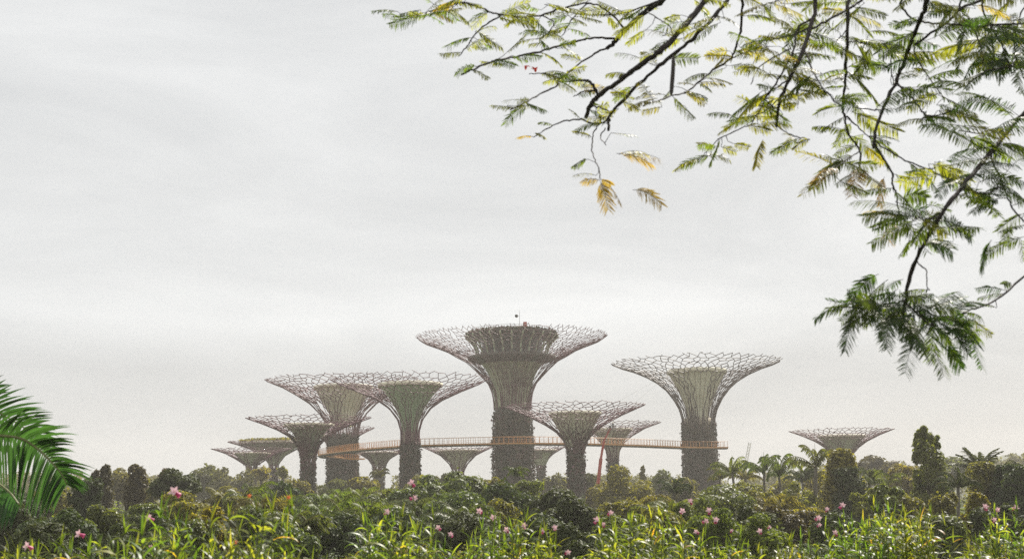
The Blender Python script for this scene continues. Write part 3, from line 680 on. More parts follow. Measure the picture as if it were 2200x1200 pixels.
exec_rows = [
 # kind, x, ytop, w, d, label, colour, opts
 ('column', 228, 1003, 36, 150, 'narrow brownish columnar tree nearest the coconut palm fronds', 'brown', dict(hpx=95)),
 ('column', 206, 1012, 26, 155, 'thin low brownish columnar tree against the coconut palm fronds', 'brown', dict(hpx=80)),
 ('column', 293, 1002, 52, 150, 'stout brownish columnar tree left of the dark domed tree', 'brown', dict(hpx=100)),
 ('tree', 262, 1010, 66, 235, 'pale olive tree seen between the two brownish columnar trees', 'olive', dict(hpx=70)),
 ('tree', 325, 1035, 60, 200, 'pale bushy tree between stout columnar tree and dark dome', 'olive', dict(hpx=70)),
 ('tree', 378, 1012, 96, 140, 'dark domed tree on the left with a smooth rounded crown', 'dark', dict(hpx=64, cov=4.0)),
 ('tree', 352, 1008, 26, 190, 'small russet tree peeping over the dark domed tree', 'red', dict(hpx=40)),
 ('tree', 190, 1030, 60, 120, 'dark tree partly behind the hanging coconut leaflets', 'dark', dict(hpx=90)),
 ('shrub', 226, 1088, 76, 72, 'round dark green shrub at left below the columnar trees', 'gloss', dict(hpx=75, cov=4)),
 ('shrub', 312, 1084, 96, 85, 'rounded shrub with bright glinting leaf tops right of the dark round shrub', 'gloss', dict(hpx=80)),
 ('shrub', 398, 1058, 120, 95, 'broad yellow-green shrub below the dark domed tree', 'yel', dict(hpx=90)),
 ('shrub', 452, 1094, 88, 60, 'pale yellowish shrub right of the broad yellow-green one', 'yel', dict(hpx=100)),
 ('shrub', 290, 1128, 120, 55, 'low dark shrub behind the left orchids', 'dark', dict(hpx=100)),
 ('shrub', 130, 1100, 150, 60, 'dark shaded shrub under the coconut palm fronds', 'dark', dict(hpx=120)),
 ('tree', 455, 1004, 90, 330, 'hazy broad tree right of the dark domed tree', 'far', dict(hpx=70)),
 ('tree', 505, 1010, 80, 320, 'hazy tree in front of the lowest far left tower', 'far', dict(hpx=70)),
 ('tree', 560, 1004, 36, 300, 'small flat-topped yellowish tree before the far left tower trunks', 'yel', dict(hpx=26)),
 ('tree', 606, 1003, 22, 310, 'small lollipop tree between the far left towers and the next trunk', 'olive', dict(hpx=24)),
 ('palm', 540, 1036, 110, 130, 'dark feather palm left of centre behind the orange bud', 'mid', {}),
 ('tree', 610, 1040, 86, 150, 'dense dark green tree at the foot of the smaller left tower', 'dark', dict(hpx=60)),
 ('tree', 500, 1048, 90, 190, 'soft green tree behind the dark feather palm', 'olive', dict(hpx=70)),
 ('fountain', 688, 1042, 130, 140, 'large fountain of arching palm fronds left of the walkway trunk foot', 'mid', {}),
 ('fountain', 765, 1036, 100, 165, 'arching palm clump directly below the curling walkway', 'mid', {}),
 ('palm', 813, 1006, 44, 280, 'little palm standing before the small tower under the walkway', 'olive', {}),
 ('fountain', 840, 1046, 80, 150, 'bright green palm clump left of the green-funnel trunk foot', 'mid', {}),
 ('tree', 720, 1032, 70, 260, 'low hazy tree at the foot of the walkway-curl trunk', 'far', dict(hpx=40)),
 ('shrub', 560, 1090, 100, 75, 'dark glossy shrub behind the two tall green blades', 'gloss', dict(hpx=100)),
 ('shrub', 632, 1122, 100, 52, 'glinting leafy shrub in the gap left of centre', 'gloss', dict(hpx=110)),
 ('shrub', 520, 1068, 80, 110, 'mid green shrub beneath the dark feather palm', 'olive', dict(hpx=70)),
 ('shrub', 790, 1068, 110, 105, 'grey-green shrub under the palm clumps left of centre', 'gloss', dict(hpx=90)),
 ('shrub', 720, 1110, 140, 70, 'deep shadowed shrub in the dark gap left of centre', 'dark', dict(hpx=120)),
 ('shrub', 870, 1045, 90, 120, 'tall pale-tipped shrub covering the foot of the green-funnel tower', 'gloss', dict(hpx=90)),
 ('shrub', 940, 1028, 110, 125, 'wide silvery-tipped shrub right of the green-funnel tower', 'gloss', dict(hpx=110)),
 ('shrub', 1010, 1020, 100, 130, 'tall silvery-tipped shrub before the small central tower', 'gloss', dict(hpx=110)),
 ('shrub', 960, 1062, 150, 95, 'big dark-hearted shrub in the centre with pale leaf tips', 'gloss', dict(hpx=120)),
 ('tree', 1060, 1030, 60, 180, 'light green tree at the left foot of the tallest tower', 'olive', dict(hpx=60)),
 ('palm', 1106, 1000, 54, 150, 'plumed pale palm standing before the tallest tower trunk', 'gloss', {}),
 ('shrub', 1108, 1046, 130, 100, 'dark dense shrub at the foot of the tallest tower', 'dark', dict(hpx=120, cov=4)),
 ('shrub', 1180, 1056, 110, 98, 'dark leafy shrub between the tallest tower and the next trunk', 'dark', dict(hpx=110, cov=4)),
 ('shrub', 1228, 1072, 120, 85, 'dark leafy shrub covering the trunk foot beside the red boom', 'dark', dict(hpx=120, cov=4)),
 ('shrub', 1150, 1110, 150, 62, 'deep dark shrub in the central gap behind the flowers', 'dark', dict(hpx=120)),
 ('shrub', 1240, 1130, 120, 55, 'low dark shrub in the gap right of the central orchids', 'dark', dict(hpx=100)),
 ('shrub', 1060, 1075, 90, 90, 'small yellowish shrub left of the dark central shrubs', 'olive', dict(hpx=70)),
 ('tree', 1343, 1008, 110, 205, 'tawny broadleaf tree right of the red boom lift', 'olive', dict(hpx=120, cov=2.6)),
 ('tree', 1255, 1020, 60, 300, 'hazy tree behind the red boom lift', 'far', dict(hpx=60)),
 ('tree', 1195, 1022, 50, 330, 'hazy tree between the tallest tower and its right neighbour', 'far', dict(hpx=50)),
 ('column', 1380, 1003, 14, 320, 'slim yellowish tree spire right of the tawny tree', 'yel', dict(hpx=60)),
 ('tree', 1420, 1018, 80, 300, 'hazy round tree left of the right walkway tower', 'far', dict(hpx=70)),
 ('palm', 1446, 1030, 72, 150, 'dark short palm at the left foot of the right walkway tower', 'dark', {}),
 ('shrub', 1400, 1066, 100, 110, 'mottled green shrub below the tawny tree', 'olive', dict(hpx=80)),
 ('shrub', 1330, 1078, 100, 100, 'dull green shrub just right of the boom lift base', 'olive', dict(hpx=80)),
 ('shrub', 1545, 1046, 140, 110, 'glossy broad shrub at the foot of the right walkway tower', 'gloss', dict(hpx=90)),
 ('shrub', 1480, 1072, 100, 90, 'leafy green shrub left of the glossy broad shrub', 'mid', dict(hpx=80)),
 ('shrub', 1590, 1092, 130, 70, 'dark shadowed shrub below the glossy broad shrub', 'dark', dict(hpx=90)),
 ('palm', 1572, 985, 84, 180, 'feather palm touching the right edge of the walkway tower', 'mid', {}),
 ('palm', 1600, 1000, 70, 200, 'low feather palm second right of the walkway tower', 'olive', {}),
 ('palm', 1640, 978, 84, 170, 'tall feather palm with arching top, left of a similar paler one', 'mid', {}),
 ('palm', 1672, 984, 96, 165, 'paler feather palm with drooping lower fronds mid right', 'mid', {}),
 ('palm', 1750, 962, 104, 150, 'tallest feather palm mid right, in front of the lone tower canopy', 'mid', dict(trunk_px=9)),
 ('palm', 1722, 1004, 70, 190, 'small dark feather palm left of the tallest feather palm', 'dark', {}),
 ('column', 1806, 970, 104, 140, 'yellow-green tapering columnar tree in front of the lone tower', 'yel', dict(hpx=150, K=30, cov=2.6, tp=[1.0, .95, .66, .38, .16])),
 ('column', 1822, 1010, 90, 138, 'dark bulky columnar tree joined to the yellow-green tapering one', 'dark', dict(hpx=120, tp=[.9, 1.0, .75, .5, .3])),
 ('palm', 1866, 1004, 84, 150, 'drooping palm with pale shining fronds right of the columnar trees', 'gloss', dict(trunk_px=7)),
 ('tree', 1882, 982, 84, 330, 'hazy brown-green dome of a far tree behind the shining palm', 'brown', dict(hpx=60)),
 ('tree', 1936, 1000, 70, 200, 'yellow-topped tree just left of the tall dark column tree', 'yel', dict(hpx=80)),
 ('column', 1985, 921, 74, 130, 'tallest dark columnar tree on the right rising above the others', 'mid', dict(hpx=190, cov=2.6, K=26)),
 ('date', 2098, 955, 130, 150, 'date palm with stiff spiky fronds at far right', 'dark', dict(trunk_px=10)),
 ('palm', 2056, 1012, 84, 110, 'slender dark palm with a thin bare trunk below the date palm', 'dark', dict(trunk_px=8)),
 ('palm', 2010, 1030, 76, 130, 'drooping palm right of the tallest dark columnar tree', 'gloss', {}),
 ('column', 2118, 998, 90, 120, 'broad dark hedge-like tree at right under the date palm', 'olive', dict(hpx=130)),
 ('column', 2160, 1004, 80, 118, 'dense dark hedge-like tree second from the right frame edge', 'dark', dict(hpx=130)),
 ('tree', 2196, 1008, 80, 115, 'dark rounded tree cut by the right frame edge', 'dark', dict(hpx=110)),
 ('tree', 2040, 985, 90, 330, 'hazy tree behind the slender dark palm', 'far', dict(hpx=60)),
 ('shrub', 1700, 1088, 120, 75, 'round brown-leaved shrub mid right below the palms', 'brown', dict(hpx=90, cov=3.6)),
 ('shrub', 1640, 1058, 90, 130, 'tan mottled shrub under the paler feather palm', 'olive', dict(hpx=70)),
 ('shrub', 1715, 1040, 90, 150, 'golden shrub under the tallest feather palm', 'yel', dict(hpx=80)),
 ('shrub', 1600, 1040, 80, 160, 'olive shrub under the low feather palm', 'olive', dict(hpx=70)),
 ('shrub', 1908, 1044, 76, 90, 'glinting rounded shrub left of the tall column tree base', 'gloss', dict(hpx=70)),
 ('shrub', 1945, 1060, 80, 100, 'yellow-green shrub at the foot of the tall column tree', 'olive', dict(hpx=80)),
 ('shrub', 1860, 1052, 60, 120, 'small green shrub under the shining palm', 'mid', dict(hpx=60)),
 ('shrub', 2035, 1064, 70, 95, 'green shrub behind the slender palm trunk', 'olive', dict(hpx=90)),
 ('shrub', 2020, 1110, 130, 60, 'dark low shrub in the gap at right behind the orchids', 'gloss', dict(hpx=110)),
 ('shrub', 2090, 1062, 60, 85, 'light green shrub right of the slender palm trunk', 'yel', dict(hpx=90)),
 ('shrub', 2150, 1090, 130, 75, 'shadowed shrub at right under the hedge-like trees', 'dark', dict(hpx=110)),
 ('shrub', 1800, 1105, 110, 72, 'shaded shrub beneath the bulky columnar tree', 'dark', dict(hpx=100)),
 ('shrub', 1640, 1110, 110, 62, 'emerald shrub left of the round brown-leaved one', 'mid', dict(hpx=80)),
 ('shrub', 1520, 1100, 110, 66, 'mid green shrub behind the cluster of four pink flowers', 'mid', dict(hpx=80)),
 ('shrub', 1420, 1095, 110, 75, 'grey-green shrub behind the bright central orchids', 'olive', dict(hpx=80)),
 ('tree', 640, 1034, 60, 230, 'hazy bushy tree right of the smaller left tower trunk', 'olive', dict(hpx=50)),
 ('tree', 780, 1026, 60, 240, 'soft hazy tree between the walkway trunk and the small tower under it', 'olive', dict(hpx=50)),
 ('tree', 905, 1024, 60, 250, 'hazy tree right of the green-funnel trunk', 'olive', dict(hpx=50)),
 ('tree', 1010, 1026, 70, 260, 'hazy tree behind the tall silvery-tipped shrub', 'far', dict(hpx=50)),
 ('tree', 960, 1020, 50, 300, 'pale hazy tree at the foot of the small central tower', 'far', dict(hpx=40)),
 ('tree', 1290, 1040, 60, 230, 'olive tree directly behind the base of the red boom', 'olive', dict(hpx=60)),
 ('tree', 1470, 1030, 60, 240, 'hazy olive tree left of the right walkway tower foot', 'olive', dict(hpx=60)),
 ('palm', 520, 1050, 90, 120, 'grey-green palm low beside the dark feather palm', 'gloss', {}),
 ('palm', 730, 1060, 90, 110, 'short palm in the shadowed middle left', 'mid', {}),
 ('fountain', 900, 1062, 110, 110, 'pale arching palm clump left of the big dark-hearted shrub', 'gloss', {}),
 ('shrub', 640, 1066, 90, 120, 'green shrub left of the large palm fountain', 'gloss', dict(hpx=70)),
 ('shrub', 1130, 1034, 70, 140, 'leafy shrub beside the plumed pale palm', 'mid', dict(hpx=60)),
 ('shrub', 170, 1110, 110, 66, 'shaded shrub between the coconut fronds and round dark shrub', 'mid', dict(hpx=100)),
 ('shrub', 95, 1128, 120, 52, 'low leafy shrub beneath the coconut leaflet tips', 'dark', dict(hpx=110)),
 ('tree', 30, 1050, 130, 120, 'dark tree behind the coconut fronds at the left edge', 'dark', dict(hpx=110)),
 ('tree', 110, 1046, 100, 150, 'olive tree behind the coconut leaflet tips', 'olive', dict(hpx=100)),
 ('shrub', 420, 1120, 100, 56, 'dark shrub under the yellow-green shrub', 'gloss', dict(hpx=90)),
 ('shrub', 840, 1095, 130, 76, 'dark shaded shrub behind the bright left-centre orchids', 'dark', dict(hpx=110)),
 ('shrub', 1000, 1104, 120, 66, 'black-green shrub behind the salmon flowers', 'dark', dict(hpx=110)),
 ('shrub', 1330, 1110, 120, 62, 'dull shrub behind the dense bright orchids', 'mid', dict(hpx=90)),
 ('palm', 1545, 1004, 60, 190, 'small palm close against the right walkway tower', 'olive', {}),
 ('palm', 1905, 1010, 70, 170, 'small drooping palm between the shining palm and tall column', 'mid', {}),
 ('tree', 1690, 1022, 90, 230, 'golden hazy tree behind the feather palms', 'yel', dict(hpx=70)),
 ('tree', 1770, 1020, 80, 220, 'amber leaved tree behind the tallest feather palm trunk', 'yel', dict(hpx=80)),
 ('fountain', 700, 1064, 130, 88, 'nearer palm clump with long arching fronds below the large palm fountain', 'mid', {}),
 ('fountain', 560, 1058, 110, 92, 'arching palm clump between the orange buds', 'olive', {}),
 ('fountain', 775, 1074, 110, 80, 'arching palm clump behind the left-centre orchids', 'mid', {}),
 ('fountain', 640, 1096, 100, 64, 'low palm clump beside the dark gap left of centre', 'gloss', {}),
 ('fountain', 990, 1072, 110, 84, 'pale fronded palm clump in front of the dark-hearted shrub', 'gloss', {}),
 ('fountain', 480, 1046, 90, 140, 'soft feathery palm clump right of the dark dome', 'olive', {}),
 ('fountain', 1450, 1062, 100, 96, 'dark green palm clump left of the right walkway tower foot', 'mid', {}),
 ('fountain', 1660, 1056, 100, 120, 'golden green palm clump below the paler feather palm', 'yel', {}),
 ('palm', 1790, 1000, 80, 160, 'feather palm half hidden behind the yellow-green columnar tree', 'olive', {}),
 ('palm', 2150, 990, 90, 150, 'dark feather palm just right of the date palm', 'dark', {}),
 ('column', 2010, 940, 36, 131, 'shorter dark column tree pressed against the tallest one', 'mid', dict(hpx=170, cov=2.6, K=22)),
 ('shrub', 50, 1090, 130, 75, 'dark shrub at the left frame edge behind the coconut leaflets', 'dark', dict(hpx=120)),
]
for k, x, yt, w, d, lb, c, o in exec_rows:
    plant(k, x, yt, w, d, lb, c, **o)

# far wood: one mass nobody could count
rng = np.random.default_rng(9)
mb = MB(); xs = [-200, 190, 330, 420, 530, 640, 760, 900, 1060, 1200, 1300, 1480, 1560, 1700, 1850, 1900, 2000, 2400]
ys = [1015, 1014, 1022, 1008, 1022, 1034, 1032, 1026, 1032, 1022, 1018, 1020, 1014, 1006, 996, 992, 986, 984]
for k in range(190):
    x = rng.uniform(-250, 2450); d = rng.uniform(430, 640); yt = np.interp(x, xs, ys) + rng.normal(3, 5) + (640 - d) * .015
    p = at(x, yt, d); rx = rng.uniform(3.5, 6.5); rz = rng.uniform(3.0, 5.0)
    P, N, C = crown_pts(rng, rx, rz, 330, 10); mb.leaves(P + np.array([p[0], d, p[2] - rz]), N, 1.25, .6, rng)
    P, N, C = crown_pts(rng, rx * 1.1, max(p[2] - rz, 4) / 2, 160, 8); mb.leaves(P + np.array([p[0], d, max(p[2] - rz, 4) / 2]), N, 1.6, .7, rng)
tag(mb.build('far_wood', M['far']), 'hazy mass of distant treetops along the horizon behind the towers', 'wood', kind='stuff')

# hill on the right horizon, its wooded skin is part of the far look
hm = MB(); hx = np.linspace(170, 620, 46); hy = np.linspace(740, 1000, 14)
HX, HY = np.meshgrid(hx, hy); ph = (HX - 330) / 140
HZ = (27 * np.exp(-ph ** 2) + 24 * np.exp(-((HX - 470) / 120) ** 2)) * np.sin(np.pi * np.clip((HY - 740) / 260, 0, 1)) ** .7 + 1.6 * np.sin(HX * .21) * np.sin(HY * .13) - .3
i = np.arange(len(hy) - 1)[:, None] * len(hx); j = np.arange(len(hx) - 1)[None]
hm.add(np.stack([HX, HY, HZ], -1).reshape(-1, 3), np.stack([i + j, i + j + 1, i + len(hx) + j + 1, i + len(hx) + j], -1).reshape(-1, 4), 0, True)
tag(hm.build('hill', M['hill']), kind='structure')

# undergrowth filling the middle ground between the shrubs
mb = MB(); rng = np.random.default_rng(12)
for k in range(700):
    d = 24 * (260 / 24) ** rng.random(); x = rng.uniform(-150, 2350)
    ylim = np.interp(d, [24, 60, 100, 160, 260], [1215, 1175, 1125, 1090, 1058]) + rng.uniform(0, 30)
    p = at(x, ylim, d); g0 = float(gz(p[0], d)); h = p[2] - g0
    if h < .3: continue
    S = d / F; rx = rng.uniform(30, 60) * S; L = leaf_L(d); n = int(np.clip(rx * h * 6 / (L * L * .28) * .8, 120, 700))
    P, N, C = crown_pts(rng, rx, max(h / 2, .4), n, 7, cs=(.35, .6)); mb.leaves(P + np.array([p[0], d, g0 + h / 2]), N, L, .55, rng, int(rng.choice([0, 0, 0, 1, 2])))
tag(mb.build('undergrowth', [M['dark'], M['mid'], M['olive']]), 'dense green undergrowth filling the gaps between shrubs', 'undergrowth', kind='stuff')

# ------------------------------------------------------------------ orchids in front
fm = MB(); rng = np.random.default_rng(5)
def petal(mb, az, L, W, tilt, mi):
    mb.strips(np.zeros((1, 3)), np.array([az]), L, W, np.array([tilt]), np.array([.8]), 4, mi, prof=[.35, .9, 1, .75, .1])
for a, L, t in ((0, .033, .9), (1.25, .03, .7), (2.5, .034, .6), (3.77, .034, .6), (5.0, .03, .7)): petal(fm, a, L, .017, t, 0)
fproto = fm.build('flower', M['petal']); fmesh = fproto.data
fm2 = MB(); fm2.tube([(0, 0, 0), (.008, 0, -.002), (.022, 0, -.01), (.03, 0, -.012)], [.004, .009, .012, .014], 8, cap=False); lproto = fm2.build('lip', M['lip']); lmesh = lproto.data
bpy.data.objects.remove(fproto); bpy.data.objects.remove(lproto)
omesh = fmesh.copy(); omesh.materials.clear(); omesh.materials.append(M['opetal'])

def orchid(x, yt, d, ns, spx, label, flowers=(), tall=0, seed=0, lean=0.0):
    rng = np.random.default_rng(seed + 1000)
    S = d / F; c = at(x, yt, d); g0 = float(gz(c[0], d)); org = np.array([c[0], d, g0])
    t = empty('orchid_clump', org, label, 'orchid', 'pink orchid clumps along the front')
    mb = MB(); stm = MB()
    for k in range(ns):
        ox = rng.uniform(-1, 1) * spx * S; oy = rng.normal(0, .35); drop = abs(rng.normal(0, 26)) * S + (abs(ox) / (spx * S)) ** 2 * 46 * S
        if k < tall: drop = rng.uniform(-18, 0) * S
        topz = c[2] - g0 - drop; ln = rng.normal(lean, .08)
        b = np.array([ox - ln * topz * .6, oy, -.05]); tp = np.array([ox, oy + rng.normal(0, .05), topz - .07])
        stm.tube(smooth([b, (b + tp) / 2 + np.array([rng.normal(0, .02), 0, 0]), tp], 3), np.linspace(.006, .003, 7), 5, cap=False)
        nl = 21; u = np.linspace(max(.25, 1 - .8 / topz), 1, nl); P = b + (tp - b) * u[:, None]
        az = rng.uniform(0, 6.28) + np.arange(nl) * np.pi + rng.normal(0, .35, nl)
        Ls = rng.uniform(.14, .25, nl) * np.interp(u, [0, .85, 1], [1, 1, .7])
        e0 = rng.uniform(.3, 1.25, nl); cu = rng.uniform(.5, 2.4, nl)
        mb.strips(P, az, Ls, rng.uniform(.013, .024, nl), e0, cu, 6, 0, roll=rng.normal(0, .35, nl))
        nu = 3 if k < tall + 4 else 1; mb.strips(np.repeat(tp[None], nu, 0), rng.uniform(0, 6.28, nu), rng.uniform(.1, .17, nu), .011, rng.uniform(1.2, 1.5, nu), rng.uniform(.05, .5, nu), 5, 0)
    mb.build('leaves', M['blade'], t)
    fl_objs = []
    for (fx, fy, sz, *kind) in flowers:
        p = at(fx, fy, d) - org; off = rng.normal(0, .04); p[1] += off
        b = np.array([p[0] * .7 + rng.normal(0, .05), p[1] * .7, 0])
        stm.tube(smooth([b, (b + p) / 2 + np.array([rng.normal(0, .03), 0, 0]), p - np.array([0, 0, .012])], 4), np.linspace(.005, .0025, 9), 5, cap=False)
        o = bpy.data.objects.new('flower', omesh if kind else fmesh); COL.objects.link(o); o.parent = t; o.location = p
        o.rotation_euler = (R(rng.uniform(45, 85)), R(rng.uniform(-30, 30)), R(rng.uniform(-40, 40))); o.scale = (sz, sz, sz)
        if not kind:
            l = bpy.data.objects.new('lip', lmesh); COL.objects.link(l); l.parent = o; l.rotation_euler = (0, R(rng.uniform(20, 60)), R(rng.uniform(180, 360)))
    stm.build('stalk', M['stalk'], t)
    return t
OR = [
 (30, 1150, 8.5, 18, 70, 'leafy orchid clump with one large pink flower in the bottom left corner', [(60, 1172, 1.15)], 0),
 (150, 1138, 8.6, 20, 70, 'orchid clump with one pink flower hanging below the coconut palm', [(170, 1146, 1.1)], 0),
 (255, 1165, 8.8, 14, 60, 'low flowerless orchid clump right of the bottom left pink flowers', [], 0),
 (335, 1128, 8.6, 14, 50, 'orchid clump with a pale pink flower and a small bud below the dark round shrub', [(318, 1112, 1.0), (319, 1175, .6)], 2),
 (392, 1100, 7.6, 10, 34, 'blurred orchid clump carrying the big pink flower below the dark domed tree', [(377, 1056, 1.25)], 2),
 (440, 1155, 8.6, 14, 50, 'flowerless orchid clump below the pale yellowish shrub', [], 0),
 (510, 1108, 8.4, 9, 24, 'orchid stems with an orange bud and a red bloom, left of the tall upright blades', [(534, 1065, .6, 1), (510, 1164, .6, 1)], 4),
 (603, 1090, 8.4, 10, 26, 'tall upright orchid blades topped by an orange bud', [(617, 1068, .6, 1)], 5),
 (560, 1172, 8.8, 14, 60, 'low orchid clump between the two groups of tall upright blades', [], 0),
 (660, 1190, 9.5, 10, 50, 'low orchid tuft at the left of the dark gap', [], 0),
 (810, 1112, 10.5, 22, 40, 'bright orchid clump with a pink flower at its top left', [(832, 1099, 1.05)], 4),
 (880, 1112, 10.5, 22, 46, 'bright orchid clump with two pink flowers high before the green-funnel trunk', [(885, 1037, 1.2), (889, 1069, 1.1)], 4),
 (945, 1150, 10.8, 16, 40, 'orchid clump with two salmon pink flowers before the big dark shrub', [(941, 1133, .9), (968, 1147, .9)], 1),
 (1040, 1122, 11.0, 20, 40, 'orchid clump with two pale pink flowers left of the tallest tower', [(1030, 1097, 1.05), (1060, 1111, 1.05)], 3),
 (1105, 1118, 11.0, 22, 40, 'orchid clump with two flowers and upright yellow blades below the tallest tower', [(1089, 1137, 1.0), (1125, 1128, 1.1)], 5),
 (1180, 1140, 11.2, 16, 34, 'orchid clump with two whitish pink flowers left of the dark gap', [(1167, 1139, .9), (1191, 1133, 1.05)], 2),
 (1220, 1200, 11.2, 6, 30, 'low orchid tuft with one pink flower at the bottom of the dark gap', [(1220, 1186, 1.0)], 0),
 (1305, 1118, 11.4, 26, 40, 'orchid clump with three pink flowers right below the red boom lift', [(1283, 1116, 1.2), (1311, 1101, 1.05), (1297, 1126, .9)], 2),
 (1375, 1108, 11.6, 28, 46, 'dense bright flowerless orchid clump right of the boom lift', [], 5),
 (1440, 1112, 11.8, 24, 44, 'orchid clump with a white-pink flower left of the right walkway tower', [(1466, 1097, 1.1)], 2),
 (1505, 1142, 12.0, 22, 44, 'orchid clump with five pink flowers below the right walkway tower', [(1486, 1076, 1.05), (1523, 1096, 1.15), (1517, 1119, 1.1), (1536, 1116, 1.15), (1498, 1142, .9)], 1),
 (1580, 1156, 12.0, 18, 44, 'orchid clump with one tiny pink bud', [(1572, 1139, .65)], 1),
 (1640, 1165, 12.0, 18, 44, 'orchid clump with a magenta flower and a small white one', [(1630, 1140, 1.05), (1652, 1131, .7)], 0),
 (1715, 1160, 12.0, 18, 44, 'spiky flowerless orchid clump before the round brown-leaved shrub', [], 4),
 (1785, 1128, 12.0, 20, 40, 'orchid clump with five pink flowers below the columnar trees', [(1763, 1112, 1.1), (1764, 1127, .8), (1779, 1093, .85), (1812, 1085, 1.15), (1791, 1143, 1.05)], 1),
 (1855, 1098, 12.2, 34, 44, 'dense glinting orchid clump left of the tall column tree base', [], 2),
 (1920, 1090, 12.2, 36, 48, 'tallest glinting flowerless orchid clump in front of the glinting shrub', [], 2),
 (1975, 1105, 12.4, 20, 34, 'orchid clump with two upright forked shoots below the tall column tree', [], 3),
 (2040, 1184, 12.4, 16, 50, 'low flowerless orchid clump at the slender palm trunk', [], 0),
 (2115, 1130, 12.2, 26, 44, 'orchid clump with three pink flowers left of the bottom right corner', [(2120, 1088, 1.2), (2143, 1094, 1.0), (2136, 1116, 1.0)], 1),
 (2180, 1096, 12.2, 36, 48, 'tall orchid clump with one pink flower at the right frame edge', [(2182, 1090, 1.1)], 2),
]
for k, (x, y, d, ns, sp, lb, fl, tl) in enumerate(OR): orchid(x, y, d, ns, sp, lb, fl, tl, k)

# ------------------------------------------------------------------ coconut palm on the left
DC = 13.0
cc = at(-330, 985, DC); g0 = float(gz(cc[0], DC)); org = np.array([cc[0], DC, g0])
cp = empty('coconut_palm', org, 'young coconut palm with drooping fronds entering from the left frame edge', 'palm')
m = MB(); m.tube(smooth([(0, 0, -.3), (.05, 0, (cc[2] - g0) * .5), (0, 0, cc[2] - g0)], 5), np.linspace(.16, .1, 11), 12); m.build('trunk', M['palmbark'], cp)
rng = np.random.default_rng(21)
def coco(pts, ll, nl, hang, w=.033, dy=0.0, up=None, sides=(1, -1)):
    P = smooth([at(x - (8 if x > -300 else 0), y + (4 if x > -300 else 0), d) - org for x, y, d in pts], 6)
    mb = MB(); mb.tube(P, np.linspace(.022, .006, len(P)), 6, 1)
    s = np.linspace(0, 1, len(P)); t = np.linspace(.2, .995, nl)
    B = np.stack([np.interp(t, s, P[:, c]) for c in range(3)], -1); Tn = np.gradient(P, axis=0); Tn /= np.linalg.norm(Tn, axis=1)[:, None]
    TT = np.stack([np.interp(t, s, Tn[:, c]) for c in range(3)], -1)
    for sg in sides:
        sv = np.cross(TT, [0, 1.0, 0]) * sg; sv /= np.linalg.norm(sv, axis=1)[:, None]     # up side / down side
        fw = (.6 if sg > 0 else .16)
        D = TT * fw + sv * (.85 if sg > 0 else .95) + rng.normal(0, .07, (nl, 3)) + np.array([0, -.3 * sg, 0]); D /= np.linalg.norm(D, axis=1)[:, None]
        l = ll * np.interp(t, [.2, .5, .85, 1], [.85, 1, .75, .45]) * rng.uniform(.85, 1.12, nl) * (np.interp(t, [.4, 1], [1.0, .9]) if sg > 0 else 1.2)
        p = B; rows = []; S = 6
        for i_ in range(S + 1):
            wv = np.cross(D, [0, 1.0, .25]); wv = wv * .75 + np.cross(D, np.cross(D, [0, 1.0, 0])) * rng.normal(.3, .2, (nl, 1)) * .6; wv -= D * (wv * D).sum(1)[:, None]; wv /= np.linalg.norm(wv, axis=1)[:, None]
            ww = w * np.interp(i_ / S, [0, .2, .6, 1], [.5, 1, .8, .04]) * .5
            if i_ == 0: w0 = wv
            wv = w0 - D * (w0 * D).sum(1)[:, None]; wv /= np.linalg.norm(wv, axis=1)[:, None]
            rows.append(np.stack([p - wv * ww, p + wv * ww], 1))
            D = D + np.array([0, 0, -hang * (.75 if sg > 0 else 1.6) / S]); D /= np.linalg.norm(D, axis=1)[:, None]; p = p + D * (l / S)[:, None]
        V = np.stack(rows, 1); b = (np.arange(nl) * (S + 1) * 2)[:, None] + (np.arange(S) * 2)[None]
        mb.add(V.reshape(-1, 3), np.stack([b, b + 1, b + 3, b + 2], -1).reshape(-1, 4), 0, True)
    return mb.build('frond', [M['frond'], M['rachis']], cp)
coco([(-330, 985, 13), (-190, 935, 12.8), (-80, 922, 12.6), (0, 930, 12.5), (50, 936, 12.4), (85, 956, 12.4), (115, 984, 12.3), (138, 1010, 12.3), (152, 1036, 12.3)], .56, 50, .75)
coco([(-330, 980, 13), (-220, 890, 13.2), (-120, 862, 13.4), (-30, 868, 13.5), (20, 890, 13.6), (65, 918, 13.7), (95, 950, 13.8)], .52, 36, .6)
coco([(-330, 990, 13), (-220, 975, 12.4), (-120, 985, 12), (-40, 1010, 11.8), (20, 1045, 11.7), (50, 1080, 11.6)], .42, 40, .9, sides=(-1,))
coco([(-330, 980, 13), (-260, 880, 13.2), (-150, 830, 13.8), (-60, 830, 14.2), (0, 855, 14.5)], .46, 26, .5)
coco([(-330, 985, 13), (-450, 900, 13.3), (-560, 900, 13.6), (-640, 960, 13.8)], .6, 40, .7)
coco([(-330, 985, 13), (-420, 930, 12.2), (-480, 940, 11.4), (-520, 1000, 10.8)], .6, 40, .7)
coco([(-330, 985, 13), (-300, 860, 13.8), (-250, 820, 14.8), (-210, 850, 15.8)], .6, 40, .6)

